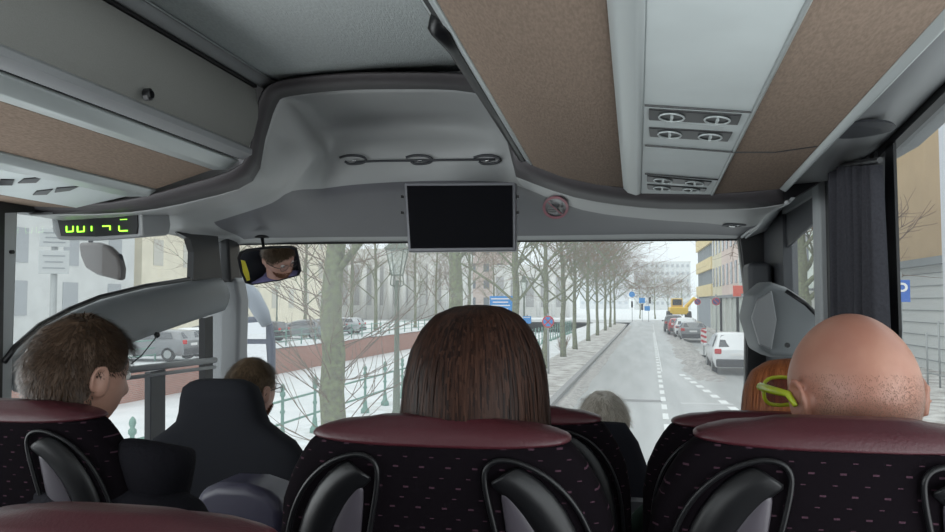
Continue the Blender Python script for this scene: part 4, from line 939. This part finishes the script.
b = B(); b.box((.06, .0, (FLOOR + POD) / 2), (1.02, 5.0 - .4, POD - FLOOR)); o = struct('floor_podium', b, m_dash)
coach_seat('maroon topped seat in the middle with the long-haired woman in it', -.240, .92, PY(440, 417, .92).z - .014, POD)
coach_seat('maroon topped seat at the right with the bald man in it', .252, .92, PY(800, 417, .92).z - .014, POD)
zt2 = PY(560, 405, 1.60).z - .018
coach_seat('maroon topped seat one row ahead, showing its right shoulder behind the middle seat', PY(625, 500, 1.6).x - .218, 1.60, zt2, FLOOR + .0)
coach_seat('maroon topped seat one row ahead of the bald man, with the red-haired woman', PY(650, 500, 1.6).x + .218, 1.60, PY(720, 411, 1.6).z - .014, FLOOR + .0)
coach_seat('maroon topped seat at the left edge with the dark-jacketed man in it', PY(127, 440, 1.12).x - .265, 1.12, PY(50, 400, 1.12).z - .016, FLOOR)
coach_seat('nearest seat, only its maroon top showing at the bottom left', -.50, .62, PY(60, 505, .60).z - .030, FLOOR, cushion=False)
# front guide seat
def plain_seat(name, label, cx, y, ztop, floor, outline, mat, cat='seat', th=.11):
    t = thing(name, label, cat, (cx, y, ztop))
    rows = []
    for z, w_ in outline: rows.append([V((x, .06 + yy - .15 * z, z)) for x, yy in sup(w_, th / 2 * (1 if z < -.01 else .6), 3)])
    b = B(); b.grid(rows, True, True); b.build('backrest', mat, t, smooth=True)
    zs = floor - ztop; yb = .06 - .15 * outline[0][0]
    B().box((0, yb + .25, zs + .42), (.46, .46, .12)).build('cushion', mat, t, bevel=.04, seg=3)
    B().box((0, yb + .22, zs + .18), (.3, .3, .36)).build('pedestal', m_dgrey, t, bevel=.02)
    return t
p = PY(612, 426, 2.5)
plain_seat('guide_seat', 'small black front seat with the grey-haired passenger', PY(652, 480, 2.5).x - .20, 2.5, p.z, 1.25 + .17, [(-.62, .2), (-.3, .2), (-.16, .195), (-.06, .16), (-.015, .13), (0, .12)], M('black_cloth', (.018, .018, .024), .9))
B().box((0, 0, 0), (.5, .05, .62)).build('x', m_dash).name = 'low_partition'
o = bpy.data.objects['low_partition']; o.location = (PY(640, 510, 2.3).x - .14, 2.36, PY(640, 505, 2.3).z - .31); tag(o, 'low grey partition between the two second row seats and the front seat', 'partition')
# driver seat
cx = (PY(140, 440, 2.3).x + PY(291, 440, 2.3).x) / 2; cx = PY(218, 430, 2.3).x
plain_seat('driver_seat', 'dark grey high-backed driver seat with shaped headrest', cx, 2.25, PY(218, 380, 2.3).z, 1.38, [(-.72, .275), (-.4, .285), (-.3, .288), (-.245, .282), (-.20, .25), (-.17, .20), (-.14, .16), (-.11, .148), (-.06, .138), (-.025, .125), (-.008, .105), (0, .08)], M('driver_cloth', (.022, .023, .028), .85), th=.13)
t = thing('driver_partition', 'violet grey rounded shelf behind the driver seat', 'partition', (PY(228, 490, 1.9).x, 1.9, FLOOR))
b = B(); q = 1.9
b.prism([PY(188, 600, q), PY(190, 512, q), PY(197, 491, q), PY(215, 484, q), PY(245, 485, q), PY(268, 493, q), PY(282, 508, q), PY(286, 600, q)], (0, .16, 0)); b.build('panel', m_purple, t, world=True, bevel=.03, seg=4)
b = B(); pz = PY(200, 600, q).z; b.box((PY(228, 490, q).x, 1.98, (pz + FLOOR) / 2), (.3, .12, pz - FLOOR)); b.build('post', m_dgrey, t, world=True)
# steering wheel
t = thing('steering_wheel', 'black steering wheel in front of the driver', 'steering wheel', (-1.3, 2.98, 1.98)); t.rotation_euler = (R(-25), 0, 0)
ring = [V((.22 * math.cos(k * math.tau / 32), .22 * math.sin(k * math.tau / 32), 0)) for k in range(33)]
B().tube(ring, .014, 8, False).build('rim', m_black, t, smooth=True)
b = B()
for a in (0, 120, 240): b.tube([(0, 0, -.02), (.11 * math.cos(R(a + 30)), .11 * math.sin(R(a + 30)), -.01), (.22 * math.cos(R(a + 30)), .22 * math.sin(R(a + 30)), 0)], .012, 6)
b.build('spokes', m_black, t, smooth=True); B().lathe((0, 0, -.02), [(.01, -.25), (.03, -.24), (.04, -.02), (.06, 0), (.06, .03), (.01, .04)], 16).build('hub', m_black, t, smooth=True)
# ================================================================ PEOPLE
m_eye = M('eye_white', (.8, .78, .75), .2); m_iris = M('eye_dark', (.03, .02, .015), .15)
def skin(name, c, c2, rough=.5):
    return M(name, c, rough, var=.1, scale=14, col2=c2, bump=.08)
def head_r(x, y, z):
    d = V((x, y, z)); k = d.length; dx, dy, dz = x / k, y / k, z / k
    p = V((.076 * dx, .097 * dy, .116 * dz))
    if dz < 0:
        p.x *= 1 - .30 * (-dz) ** 1.6
        if dy < 0: p.y *= 1 - .30 * (-dz)
        else: p.y *= 1 - .06 * (-dz)
    else: p.x *= 1 + .10 * dz * (1 - dz) * 2; p.y *= 1 + .06 * dz * (1 - dz) * 2
    if dy > 0:
        g = lambda cx, cz, sx_, sz: math.exp(-((p.x - cx) / sx_) ** 2 - ((p.z - cz) / sz) ** 2)
        p.y += .020 * g(0, -.022, .011, .022) + .010 * g(0, -.034, .014, .010) + .006 * g(0, .028, .045, .010) - .011 * (g(.031, .006, .016, .013) + g(-.031, .006, .016, .013)) + .006 * g(0, -.060, .020, .007) - .003 * g(0, -.0655, .02, .003) + .005 * g(0, -.071, .016, .005) + .007 * g(0, -.096, .018, .014)
    return p
def head_pts(n=40):
    rows = []
    for i in range(1, n):
        t_ = math.pi * i / n; rows.append([head_r(math.sin(t_) * math.cos(k * math.pi / n), math.sin(t_) * math.sin(k * math.pi / n), math.cos(t_)) for k in range(2 * n)])
    return rows
def person(label, head, yaw, pitch, sk, cloth, sc=1.0, roll=0., legcloth=None, hands='lap', lean=0., collar=None, group=None, seat_drop=.76, torso_yaw=0., bx=0.):
    """head: world centre of the head; the body sits below it facing +y"""
    t = thing('person', label, 'person', head, torso_yaw, group)
    hm = (Matrix.Rotation(yaw, 3, 'Z') @ Matrix.Rotation(pitch, 3, 'X') @ Matrix.Rotation(roll, 3, 'Y')) * sc
    b = B(); b.grid([[hm @ p for p in r_] for r_ in head_pts()], True, True)
    for s in (-1, 1):       # ears: a flattened cup with a rim
        e0 = hm @ V((s * .077, -.008, -.006))
        b.ball(e0, (.0125 * sc, .019 * sc, .031 * sc), 10, hm.to_3x3() * (1 / sc) @ Matrix.Rotation(s * R(-22), 3, 'Z'))
        rim = [hm @ V((s * (.086 + .004 * math.sin(a)), -.014 + .017 * math.cos(a), -.002 + .028 * math.sin(a))) for a in [R(x) for x in range(-60, 230, 24)]]
        b.tube(rim, .005 * sc, 6)
    nb = V((bx * .6, -.035 - lean * .2, -.165)); sh = V((bx, -.04 - lean * .25, -.235))
    def cap(p, q, r0, r1, n=14, bb=None):
        p, q = V(p), V(q); k = 7; pts = [p.lerp(q, i / k) for i in range(k + 1)]
        (bb or b).tube(pts, [r0 + (r1 - r0) * i / k for i in range(k + 1)], n); (bb or b).ball(p, (r0,) * 3, 8); (bb or b).ball(q, (r1,) * 3, 8)
    cap(hm @ V((0, -.03, -.06)), nb, .056, .06); cap(nb, sh + V((0, 0, -.03)), .06, .075)
    hip = V((bx, -.03, -seat_drop + .10))
    def torso(bb, g):
        bb.ball(sh + V((0, 0, -.11)), (.165 + g, .105 + g, .16 + g), 14); bb.ball(sh + V((0, .0, -.28)), (.15 + g, .11 + g, .19 + g), 14); bb.ball(hip, (.17 + g, .12 + g, .12 + g), 14)
        for s in (-1, 1): cap(sh + V((s * .04, 0, .02)), sh + V((s * .165, 0, -.035)), .055 + g, .06 + g, bb=bb)
    torso(b, 0)
    arms = {}
    for s in (-1, 1):
        a0 = sh + V((s * .175, 0, -.04)); el = sh + V((s * .215, .06, -.31))
        wr = {'lap': sh + V((s * .09, .27, -.42)), 'wheel': V((s * .20, .40, -.50))}[hands]
        if hands == 'wheel': el = sh + V((s * .235, .16, -.27))
        arms[s] = (a0, el, wr); cap(a0, el, .052, .042); cap(el, wr, .042, .027)
        d = (wr - el).normalized(); side = V((-s * 1, 0, 0)); side = (side - d * side.dot(d)).normalized(); nn = d.cross(side).normalized()
        if nn.z > 0: nn = -nn
        palm = wr + d * .05; b.ball(palm, (.04, .045, .018), 10, Matrix((side, d, nn)).transposed())
        for k, (off, ln) in enumerate(((.030, .068), (.010, .078), (-.010, .073), (-.029, .058))):
            p0 = palm + side * off + d * .03; p1 = p0 + d * ln * .5 + nn * .006; p2 = p1 + d * ln * .25 + nn * ln * .25; p3 = p2 + d * ln * .05 + nn * ln * .25
            b.tube([palm + side * off * .6, p0, p1, p2, p3], [.009, .0092, .0088, .008, .0065], 8)
        p0 = wr + side * .028 + d * .015; b.tube([wr + d * .01, p0, p0 + side * .02 + d * .03, p0 + side * .022 + d * .055 + nn * .01], [.013, .012, .0105, .008], 8)
    legs = {}
    for s in (-1, 1):
        h0 = hip + V((s * .09, .02, 0)); kn = hip + V((s * .11, .42, .01)); an = kn + V((0, .03, -.40)); legs[s] = (h0, kn, an)
        cap(h0, kn, .082, .058); cap(kn, an, .056, .038); cap(an + V((0, 0, -.02)), an + V((0, .15, -.045)), .038, .03)
    body = b.build('body', sk, t, remesh=.0048)
    # eyes
    for s in (-1, 1):
        e = B().ball(hm @ V((s * .031, .081, .006)), (.0115 * sc,) * 3, 10).build('eye', m_eye, t, smooth=True)
        B().ball(hm @ V((s * .031, .0895, .005)), (.0052 * sc, .004 * sc, .0052 * sc), 8).build('iris', m_iris, e, smooth=True)
    # clothes
    b2 = B(); torso(b2, .014)
    for s in (-1, 1):
        a0, el, wr = arms[s]; cap(a0, el, .068, .056, bb=b2); cap(el, el.lerp(wr, .93), .056, .040, bb=b2)
    b2.tube([nb + V((0, -.0, -.045)), nb + V((0, 0, -.01)), nb + V((0, -.004, .02))], [.10, .078, .072], 20)
    j = b2.build('jacket', cloth, t, remesh=.008)
    tx = bpy.data.textures.get('folds') or bpy.data.textures.new('folds', 'CLOUDS'); tx.noise_scale = .12
    dm_ = j.modifiers.new('Folds', 'DISPLACE'); dm_.texture = tx; dm_.strength = .018; dm_.mid_level = .4
    b3 = B()
    for s in (-1, 1):
        h0, kn, an = legs[s]; cap(h0, kn, .096, .07, bb=b3); cap(kn, an + V((0, 0, .02)), .07, .052, bb=b3)
    b3.ball(hip, (.185, .135, .12), 12); b3.build('trousers', legcloth or M('dark_trousers', (.02, .022, .03), .9), t, remesh=.009)
    b4 = B()
    for s in (-1, 1):
        an = legs[s][2]; cap(an + V((0, -.02, -.035)), an + V((0, .16, -.05)), .048, .04, bb=b4)
    b4.build('shoes', m_black, t, remesh=.008)
    return t, hm
def scalp(t_, a, off=0.):       # t_: polar angle from the crown, a: azimuth (0 = +x, 90 = face)
    d = V((math.sin(t_) * math.cos(a), math.sin(t_) * math.sin(a), math.cos(t_))); p = head_r(*d); return p + d * off
def short_hair(t, hm, mat, seed, n=5200, length=.030, puff=.010, low=2.05, front=1.05, name='hair', crown=0., curl=.35):
    rng = random.Random(seed); b = B()
    def lim(a):  # hairline polar angle by azimuth
        f_ = (math.sin(a) + 1) / 2; v_ = low + (front - low) * f_ ** 1.6; return min(v_, 1.45) if math.sin(a) > -.22 else v_
    rows = []
    for i in range(20):
        row = []
        for k in range(48):
            a = k * math.tau / 48; th = .02 + (lim(a) - .02) * i / 19; q = scalp(th, a)
            o_ = puff * (1 - (i / 19) ** 5 * .9) * (1 + .35 * noise.noise(q * 40 + V((seed, 0, 0)))); row.append(hm @ scalp(th, a, o_))
        rows.append(row)
    b.grid(rows, True, True)
    for i in range(n):
        a = rng.uniform(0, math.tau); th = math.acos(1 - rng.random() * (1 - math.cos(lim(a) + .06))); r_ = scalp(th, a, puff * .7)
        dn = V((math.cos(th) * math.cos(a), math.cos(th) * math.sin(a), -math.sin(th))); out = r_.normalized()
        sw = noise.noise(r_ * 22 + V((seed, 0, 5))) * 2.2; tang = out.cross(dn)
        if a < math.pi and th < 1.0 and crown: dn = -dn * .2 + V((.5, .2, 0))
        d = (dn + tang * sw * .3 + out * curl * min(1, .35 + th * .5) + V((rng.gauss(0, .16), rng.gauss(0, .16), rng.gauss(0, .16)))).normalized(); L = length * rng.uniform(.5, 1.2) * (1 if th < 1.3 else .6) * (.45 if math.sin(a) > -.35 and th > 1.0 else 1)
        wd = tang.normalized() * .0011
        p0, p1, p2 = r_, r_ + d * L * .5 + out * .001, r_ + d * L + dn * L * .15
        b.face([hm @ (p0 - wd), hm @ (p0 + wd), hm @ (p1 + wd * .8), hm @ (p1 - wd * .8)]); b.face([hm @ (p1 - wd * .8), hm @ (p1 + wd * .8), hm @ p2])
    return b.build(name, mat, t, flip=False)
def long_hair(t, hm, mat, rings, seed, n=5200, wob=.004):
    """rings: (z, half width, half depth, y centre) in head space"""
    rng = random.Random(seed); b = B()
    def P__(f_, a):
        k = f_ * (len(rings) - 1); i = min(len(rings) - 2, int(k)); s = k - i; r0, r1 = rings[i], rings[i + 1]
        z, wx, wy, yc = [r0[j] + (r1[j] - r0[j]) * s for j in range(4)]
        return V((wx * math.cos(a), yc + wy * math.sin(a), z))
    def openf(a, f_): return f_ > .30 and abs(((a - math.pi / 2 + math.pi) % math.tau) - math.pi) < .75
    m_ = 72; vs = []
    for i in range(40):
        vs.append([b.m.verts.new(hm @ (P__(i / 39, k * math.tau / m_) * 1.0 + V((0, 0, 0)))) for k in range(m_)])
    for i in range(39):
        for k in range(m_):
            if openf((k + .5) * math.tau / m_, i / 39): continue
            b.m.faces.new((vs[i][k], vs[i][(k + 1) % m_], vs[i + 1][(k + 1) % m_], vs[i + 1][k]))
    for i in range(n):
        a = rng.uniform(0, math.tau)
        if openf(a, 1): a += math.pi
        f0 = rng.choice((0.02, .05, .15, .3, .5)) * rng.uniform(.3, 1.2); f1 = min(1.03, f0 + rng.uniform(.35, .8)); ps = []; ph = rng.uniform(0, 6); lift = rng.uniform(.0005, .006)
        for k in range(8):
            f_ = f0 + (f1 - f0) * k / 7; p = P__(min(f_, 1), a + .03 * math.sin(ph + f_ * 7)); c = V((0, p.y * .0, p.z)); o_ = V((p.x, p.y - .0, 0)); o_ = o_.normalized() if o_.length > 0 else V((1, 0, 0))
            ps.append(hm @ (p + o_ * (lift + wob * .5 * math.sin(ph * 3 + f_ * 6)) - V((0, 0, max(0, f_ - 1) * .3))))
        wd = (hm @ V((-math.sin(a), math.cos(a), 0))).normalized() * .0013
        vv = [(b.m.verts.new(p - wd), b.m.verts.new(p + wd)) for p in ps]
        for k in range(7): b.m.faces.new((vv[k][0], vv[k][1], vv[k + 1][1], vv[k + 1][0]))
    return b.build('hair', mat, t, smooth=True, flip=False)
def glasses(t, hm0, mat, lensm, sq=1.0, th=.0022, thick_temple=.003, wide=1.0, fwd=0.):
    class HM:
        def __matmul__(s, p): return hm0 @ V((p.x * wide, p.y + fwd * max(0, min(1, (p.y + .01) / .1)), p.z))
    hm = HM()
    g = B()
    for s in (-1, 1):
        c = V((s * .033, .104, .003)); ring = [hm @ (c + V((.026 * math.copysign(abs(math.cos(a)) ** .7, math.cos(a)), -.004 * abs(math.cos(a)), .020 * sq * math.copysign(abs(math.sin(a)) ** .7, math.sin(a))))) for a in [k * math.tau / 20 for k in range(21)]]
        g.tube(ring, th, 6, False)
        g.tube([hm @ V((s * .058, .100, .010)), hm @ V((s * .076, .075, .012)), hm @ V((s * .0845, .03, .010)), hm @ V((s * .087, -.005, .008)), hm @ V((s * .086, -.02, -.006))], [thick_temple, thick_temple * 1.3, thick_temple * 1.2, thick_temple, thick_temple * .7], 8)
    g.tube([hm @ V((-.008, .107, .008)), hm @ V((0, .112, .010)), hm @ V((.008, .107, .008))], th, 6)
    o = g.build('glasses', mat, t, smooth=True)
    for s in (-1, 1):
        b = B(); c = V((s * .033, .104, .003)); b.m.faces.new([b.m.verts.new(hm @ (c + V((.025 * math.copysign(abs(math.cos(a)) ** .7, math.cos(a)), -.001, .019 * sq * math.copysign(abs(math.sin(a)) ** .7, math.sin(a)))))) for a in [k * math.tau / 20 for k in range(20)]]); b.build('lens', lensm, o)
    return o
m_lens = glass_mat('lens_glass', (.9, .9, .92), .05, .12)
# left man
hp = PY(79, 378, 1.27); hp.z += .0
t, hm = person('person in a dark jacket with brown hair seated at the left edge, seen from behind', hp, R(-18), R(-4), skin('skin_left', (.40, .21, .155), (.44, .25, .19)), M('dark_jacket', (.011, .0105, .014), .85, bump=.3, scale=120), sc=.94, torso_yaw=0, bx=.06)
short_hair(t, hm, hair_mat('brown_hair', (.03, .018, .012), (.09, .055, .035)), 3, 7000, .034, .013, 2.12, 1.0, curl=.45)
b = B(); b.tube([V((.02, -.12, -.20)), V((.10, -.09, -.195)), V((.16, -.06, -.225)), V((.20, -.02, -.245))], [.02, .024, .022, .015], 8); b.build('collar', M('dark_jacket', (.011, .0105, .014), .85), t, smooth=True)
b = B(); b.grid([[PY(118, 436, 1.20), PY(150, 441, 1.22), PY(178, 447, 1.25), PY(194, 449, 1.29)], [PY(116, 450, 1.17), PY(150, 452, 1.18), PY(182, 456, 1.21), PY(197, 456, 1.27)], [PY(118, 490, 1.19), PY(152, 488, 1.19), PY(176, 486, 1.22), PY(192, 478, 1.28)], [PY(122, 520, 1.22), PY(150, 520, 1.22), PY(172, 516, 1.24), PY(188, 500, 1.29)]]); b.build('hood', M('dark_jacket', (.011, .0105, .014), .85), t, world=True, smooth=True, solid=.02, sub=2)
# driver
dh = PY(251, 392, 2.52); 
t, hm = person('person in a violet grey hoodie at the wheel with short brown hair and glasses', dh, R(-16), R(2), skin('skin_driver', (.48, .26, .19), (.55, .32, .25)), M('violet_hoodie', (.20, .19, .36), .9, bump=.2, scale=100), sc=.98, hands='wheel', seat_drop=.74)
short_hair(t, hm, hair_mat('driver_hair', (.05, .032, .018), (.15, .10, .06)), 8, 5200, .026, .010, 2.05, 1.0)
short = hair_mat('beard_hair', (.16, .07, .035), (.24, .11, .06)); rng = random.Random(5); b = B()
for i in range(1400):
    a = rng.uniform(R(15), R(165)); th = rng.uniform(2.0, 2.75); r_ = scalp(th, a, .0005)
    if abs(r_.x) < .022 and -.072 < r_.z < -.056: continue
    d = V((0, .3, -1)) + V((rng.gauss(0, .3), rng.gauss(0, .3), 0)); d.normalize(); wd = V((.0012, 0, 0)); b.face([hm @ (r_ - wd), hm @ (r_ + wd), hm @ (r_ + d * .01 + r_.normalized() * .003)])
b.build('beard', short, t, flip=False)
glasses(t, hm, M('thin_frame', (.08, .07, .06), .3, metal=.6), m_lens, .8, .0014, .0016)
face_pt = dh + hm @ V((0, .095, .0))
# woman with long hair
wh = PY(479, 388, 1.09)
t, hm = person('person with long straight dark brown hair seated in the middle, seen from behind', wh, R(-6), 0, skin('skin_woman', (.52, .30, .23), (.58, .36, .29)), M('black_sweater', (.02, .018, .02), .95), sc=.95)
long_hair(t, hm, hair_mat('long_brown_hair', (.010, .005, .004), (.045, .020, .013), .45, .12), [(.127, .004, .004, -.005), (.124, .03, .035, -.006), (.112, .056, .066, -.008), (.092, .074, .090, -.010), (.06, .090, .110, -.012), (.02, .099, .120, -.014), (-.03, .1035, .122, -.016), (-.08, .107, .118, -.02), (-.13, .110, .108, -.03), (-.18, .112, .098, -.04), (-.24, .113, .088, -.05), (-.3, .112, .08, -.06)], 4, 9000)
# bald man
bh = PY(853, 399, 1.12)
t, hm = person('bald person in yellow-green rimmed glasses seated at the right, head turned left', bh, R(17), R(-3), skin('skin_bald', (.36, .16, .115), (.42, .215, .155), .40), M('charcoal_sweater', (.03, .03, .035), .95), sc=1.0, bx=-.07)
glasses(t, hm, M('yellow_green_frame', (.42, .50, .02), .25, spec=.7), glass_mat('dark_lens', (.3, .16, .16), .04, .10), 1.05, .003, .0048, 1.08, .026)
rng = random.Random(9); b = B()
for i in range(16000):
    a = rng.uniform(R(165), R(375)); th = rng.uniform(1.25, 2.15)
    if rng.random() > (th - 1.15) / .6: continue
    r_ = scalp(th, a, .0002); wd = r_.cross(V((0, 0, 1))).normalized() * .0003; d = (V((0, 0, -1)) + r_.normalized() * .5).normalized()
    b.face([hm @ (r_ - wd), hm @ (r_ + wd), hm @ (r_ + d * .002)])
b.build('stubble', hair_mat('stubble_hair', (.20, .12, .09), (.30, .19, .14)), t, flip=False)
# red-haired woman, one row ahead
rh = PY(790, 413, 1.82)
t, hm = person('person with ginger hair one row ahead, half hidden behind the bald head', rh, R(10), R(-8), skin('skin_red', (.55, .33, .26), (.6, .38, .3)), M('green_knit', (.03, .05, .04), .95), sc=.95, seat_drop=.80, bx=-.12)
long_hair(t, hm, hair_mat('ginger_hair', (.22, .06, .02), (.42, .14, .05)), [(.127, .004, .004, -.005), (.122, .04, .045, -.006), (.10, .076, .09, -.010), (.06, .096, .115, -.012), (0, .106, .125, -.014), (-.08, .112, .118, -.02), (-.15, .112, .10, -.03), (-.2, .105, .09, -.04)], 6, 4000)
# grey-haired passenger at the front
gh = PY(604, 427, 2.70)
t, hm = person('person with short grey-blond hair in the small front seat', gh, R(5), R(-6), skin('skin_grey', (.52, .30, .24), (.58, .37, .3)), M('navy_coat', (.02, .025, .05), .9), sc=.95, seat_drop=.72)
short_hair(t, hm, hair_mat('grey_blond_hair', (.40, .35, .28), (.70, .65, .58)), 12, 5200, .045, .016, 2.2, 1.0, curl=.25)
# ---- inner mirror turned so that the driver shows in it
M0 = PY(269, 266, 3.15); dC = (O - M0).normalized(); dF = (face_pt + V((-.11, 0, .03)) - M0).normalized(); n = (dC + dF).normalized()
t = thing('rear_view_mirror', 'black framed rear-view mirror on a stem left of the windscreen showing the driver', 'mirror', M0)
from mathutils import geometry
ol = [(237, 258), (239, 253), (246, 250), (270, 247), (291, 246.5), (297, 249), (299, 257), (301.5, 271), (299, 276), (280, 281), (252, 285.5), (245, 283.5), (240, 272)]
n2 = (n + V((0, 0, 0))).normalized()
op = [PP(u, v, M0, n2) for u, v in ol]
b = B(); b.prism(op, -n2 * .022); b.build('housing', m_black, t, world=True, bevel=.004)
c = sum(op, V()) / len(op); b = B(); b.m.faces.new([b.m.verts.new(c + (p - c) * .915 + n2 * .0012) for p in op]); b.build('mirror_glass', M('mirror_silver', (.82, .82, .84), .01, metal=1), t, world=True, solid=.001)
b = B(); top = PY(262, 237, 3.2); b.tube([PP(264, 252, M0 - n2 * .02, n2), PY(263, 243, 3.17), top], [.008, .007, .009], 8); b.build('stem', m_black, t, world=True, smooth=True)
b = B(); b.lathe(top, [(.03, -.006), (.034, 0), (.02, .008)], 16); b.build('mount', m_black, t, world=True, smooth=True)
cy = PP(245.5, 271, M0 + n2 * .003, n2); uy = (op[3] - op[11]).normalized()
b = B(); b.prism([PP(u, v, M0 + n2 * .003, n2) for u, v in ((241, 260), (245, 261), (249, 273), (250, 280), (247, 281), (243, 272))], n2 * .001); b.build('yellow_reflection', M('reflection_yellow', (.75, .65, .05), .6), t, world=True)  # yellow patch on the glass imitates the reflection of a label
# ---- outside mirror
t = thing('outside_mirror', 'blue grey outside mirror arm and housing beyond the left windscreen edge', 'mirror', PY(250, 330, 3.95))
q = 3.95
b = B(); rows = []
for (u, v, r_) in ((232, 280, .05), (242, 286, .05), (253, 298, .05), (262, 314, .045), (267, 325, .03)): rows.append((PY(u, v, q), r_))
b.tube([r_[0] for r_ in rows], [r_[1] for r_ in rows], 12); b.build('arm', M('mirror_arm_grey', (.30, .34, .40), .4), t, world=True, smooth=True)
ol = [(244, 317), (262, 316), (270, 322), (273, 345), (273, 374), (266, 380), (246, 378)]
b = B(); b.prism([PY(u, v, q + .02) for u, v in ol], (0, .05, 0)); b.build('housing', M('mirror_blue', (.06, .08, .14), .35), t, world=True, bevel=.02, seg=3)
b = B(); b.prism([PY(u, v, q + .012) for u, v in ((247, 344), (266, 344), (268, 372), (264, 375), (248, 374))], (0, .008, 0)); b.build('mirror_glass', M('mirror_silver', (.82, .82, .84), .01, metal=1), t, world=True)
b = B(); b.prism([PY(u, v, q + .012) for u, v in ((247, 323), (261, 322), (266, 327), (266, 339), (247, 339))], (0, .008, 0)); b.build('upper_glass', M('mirror_silver', (.82, .82, .84), .01, metal=1), t, world=True)
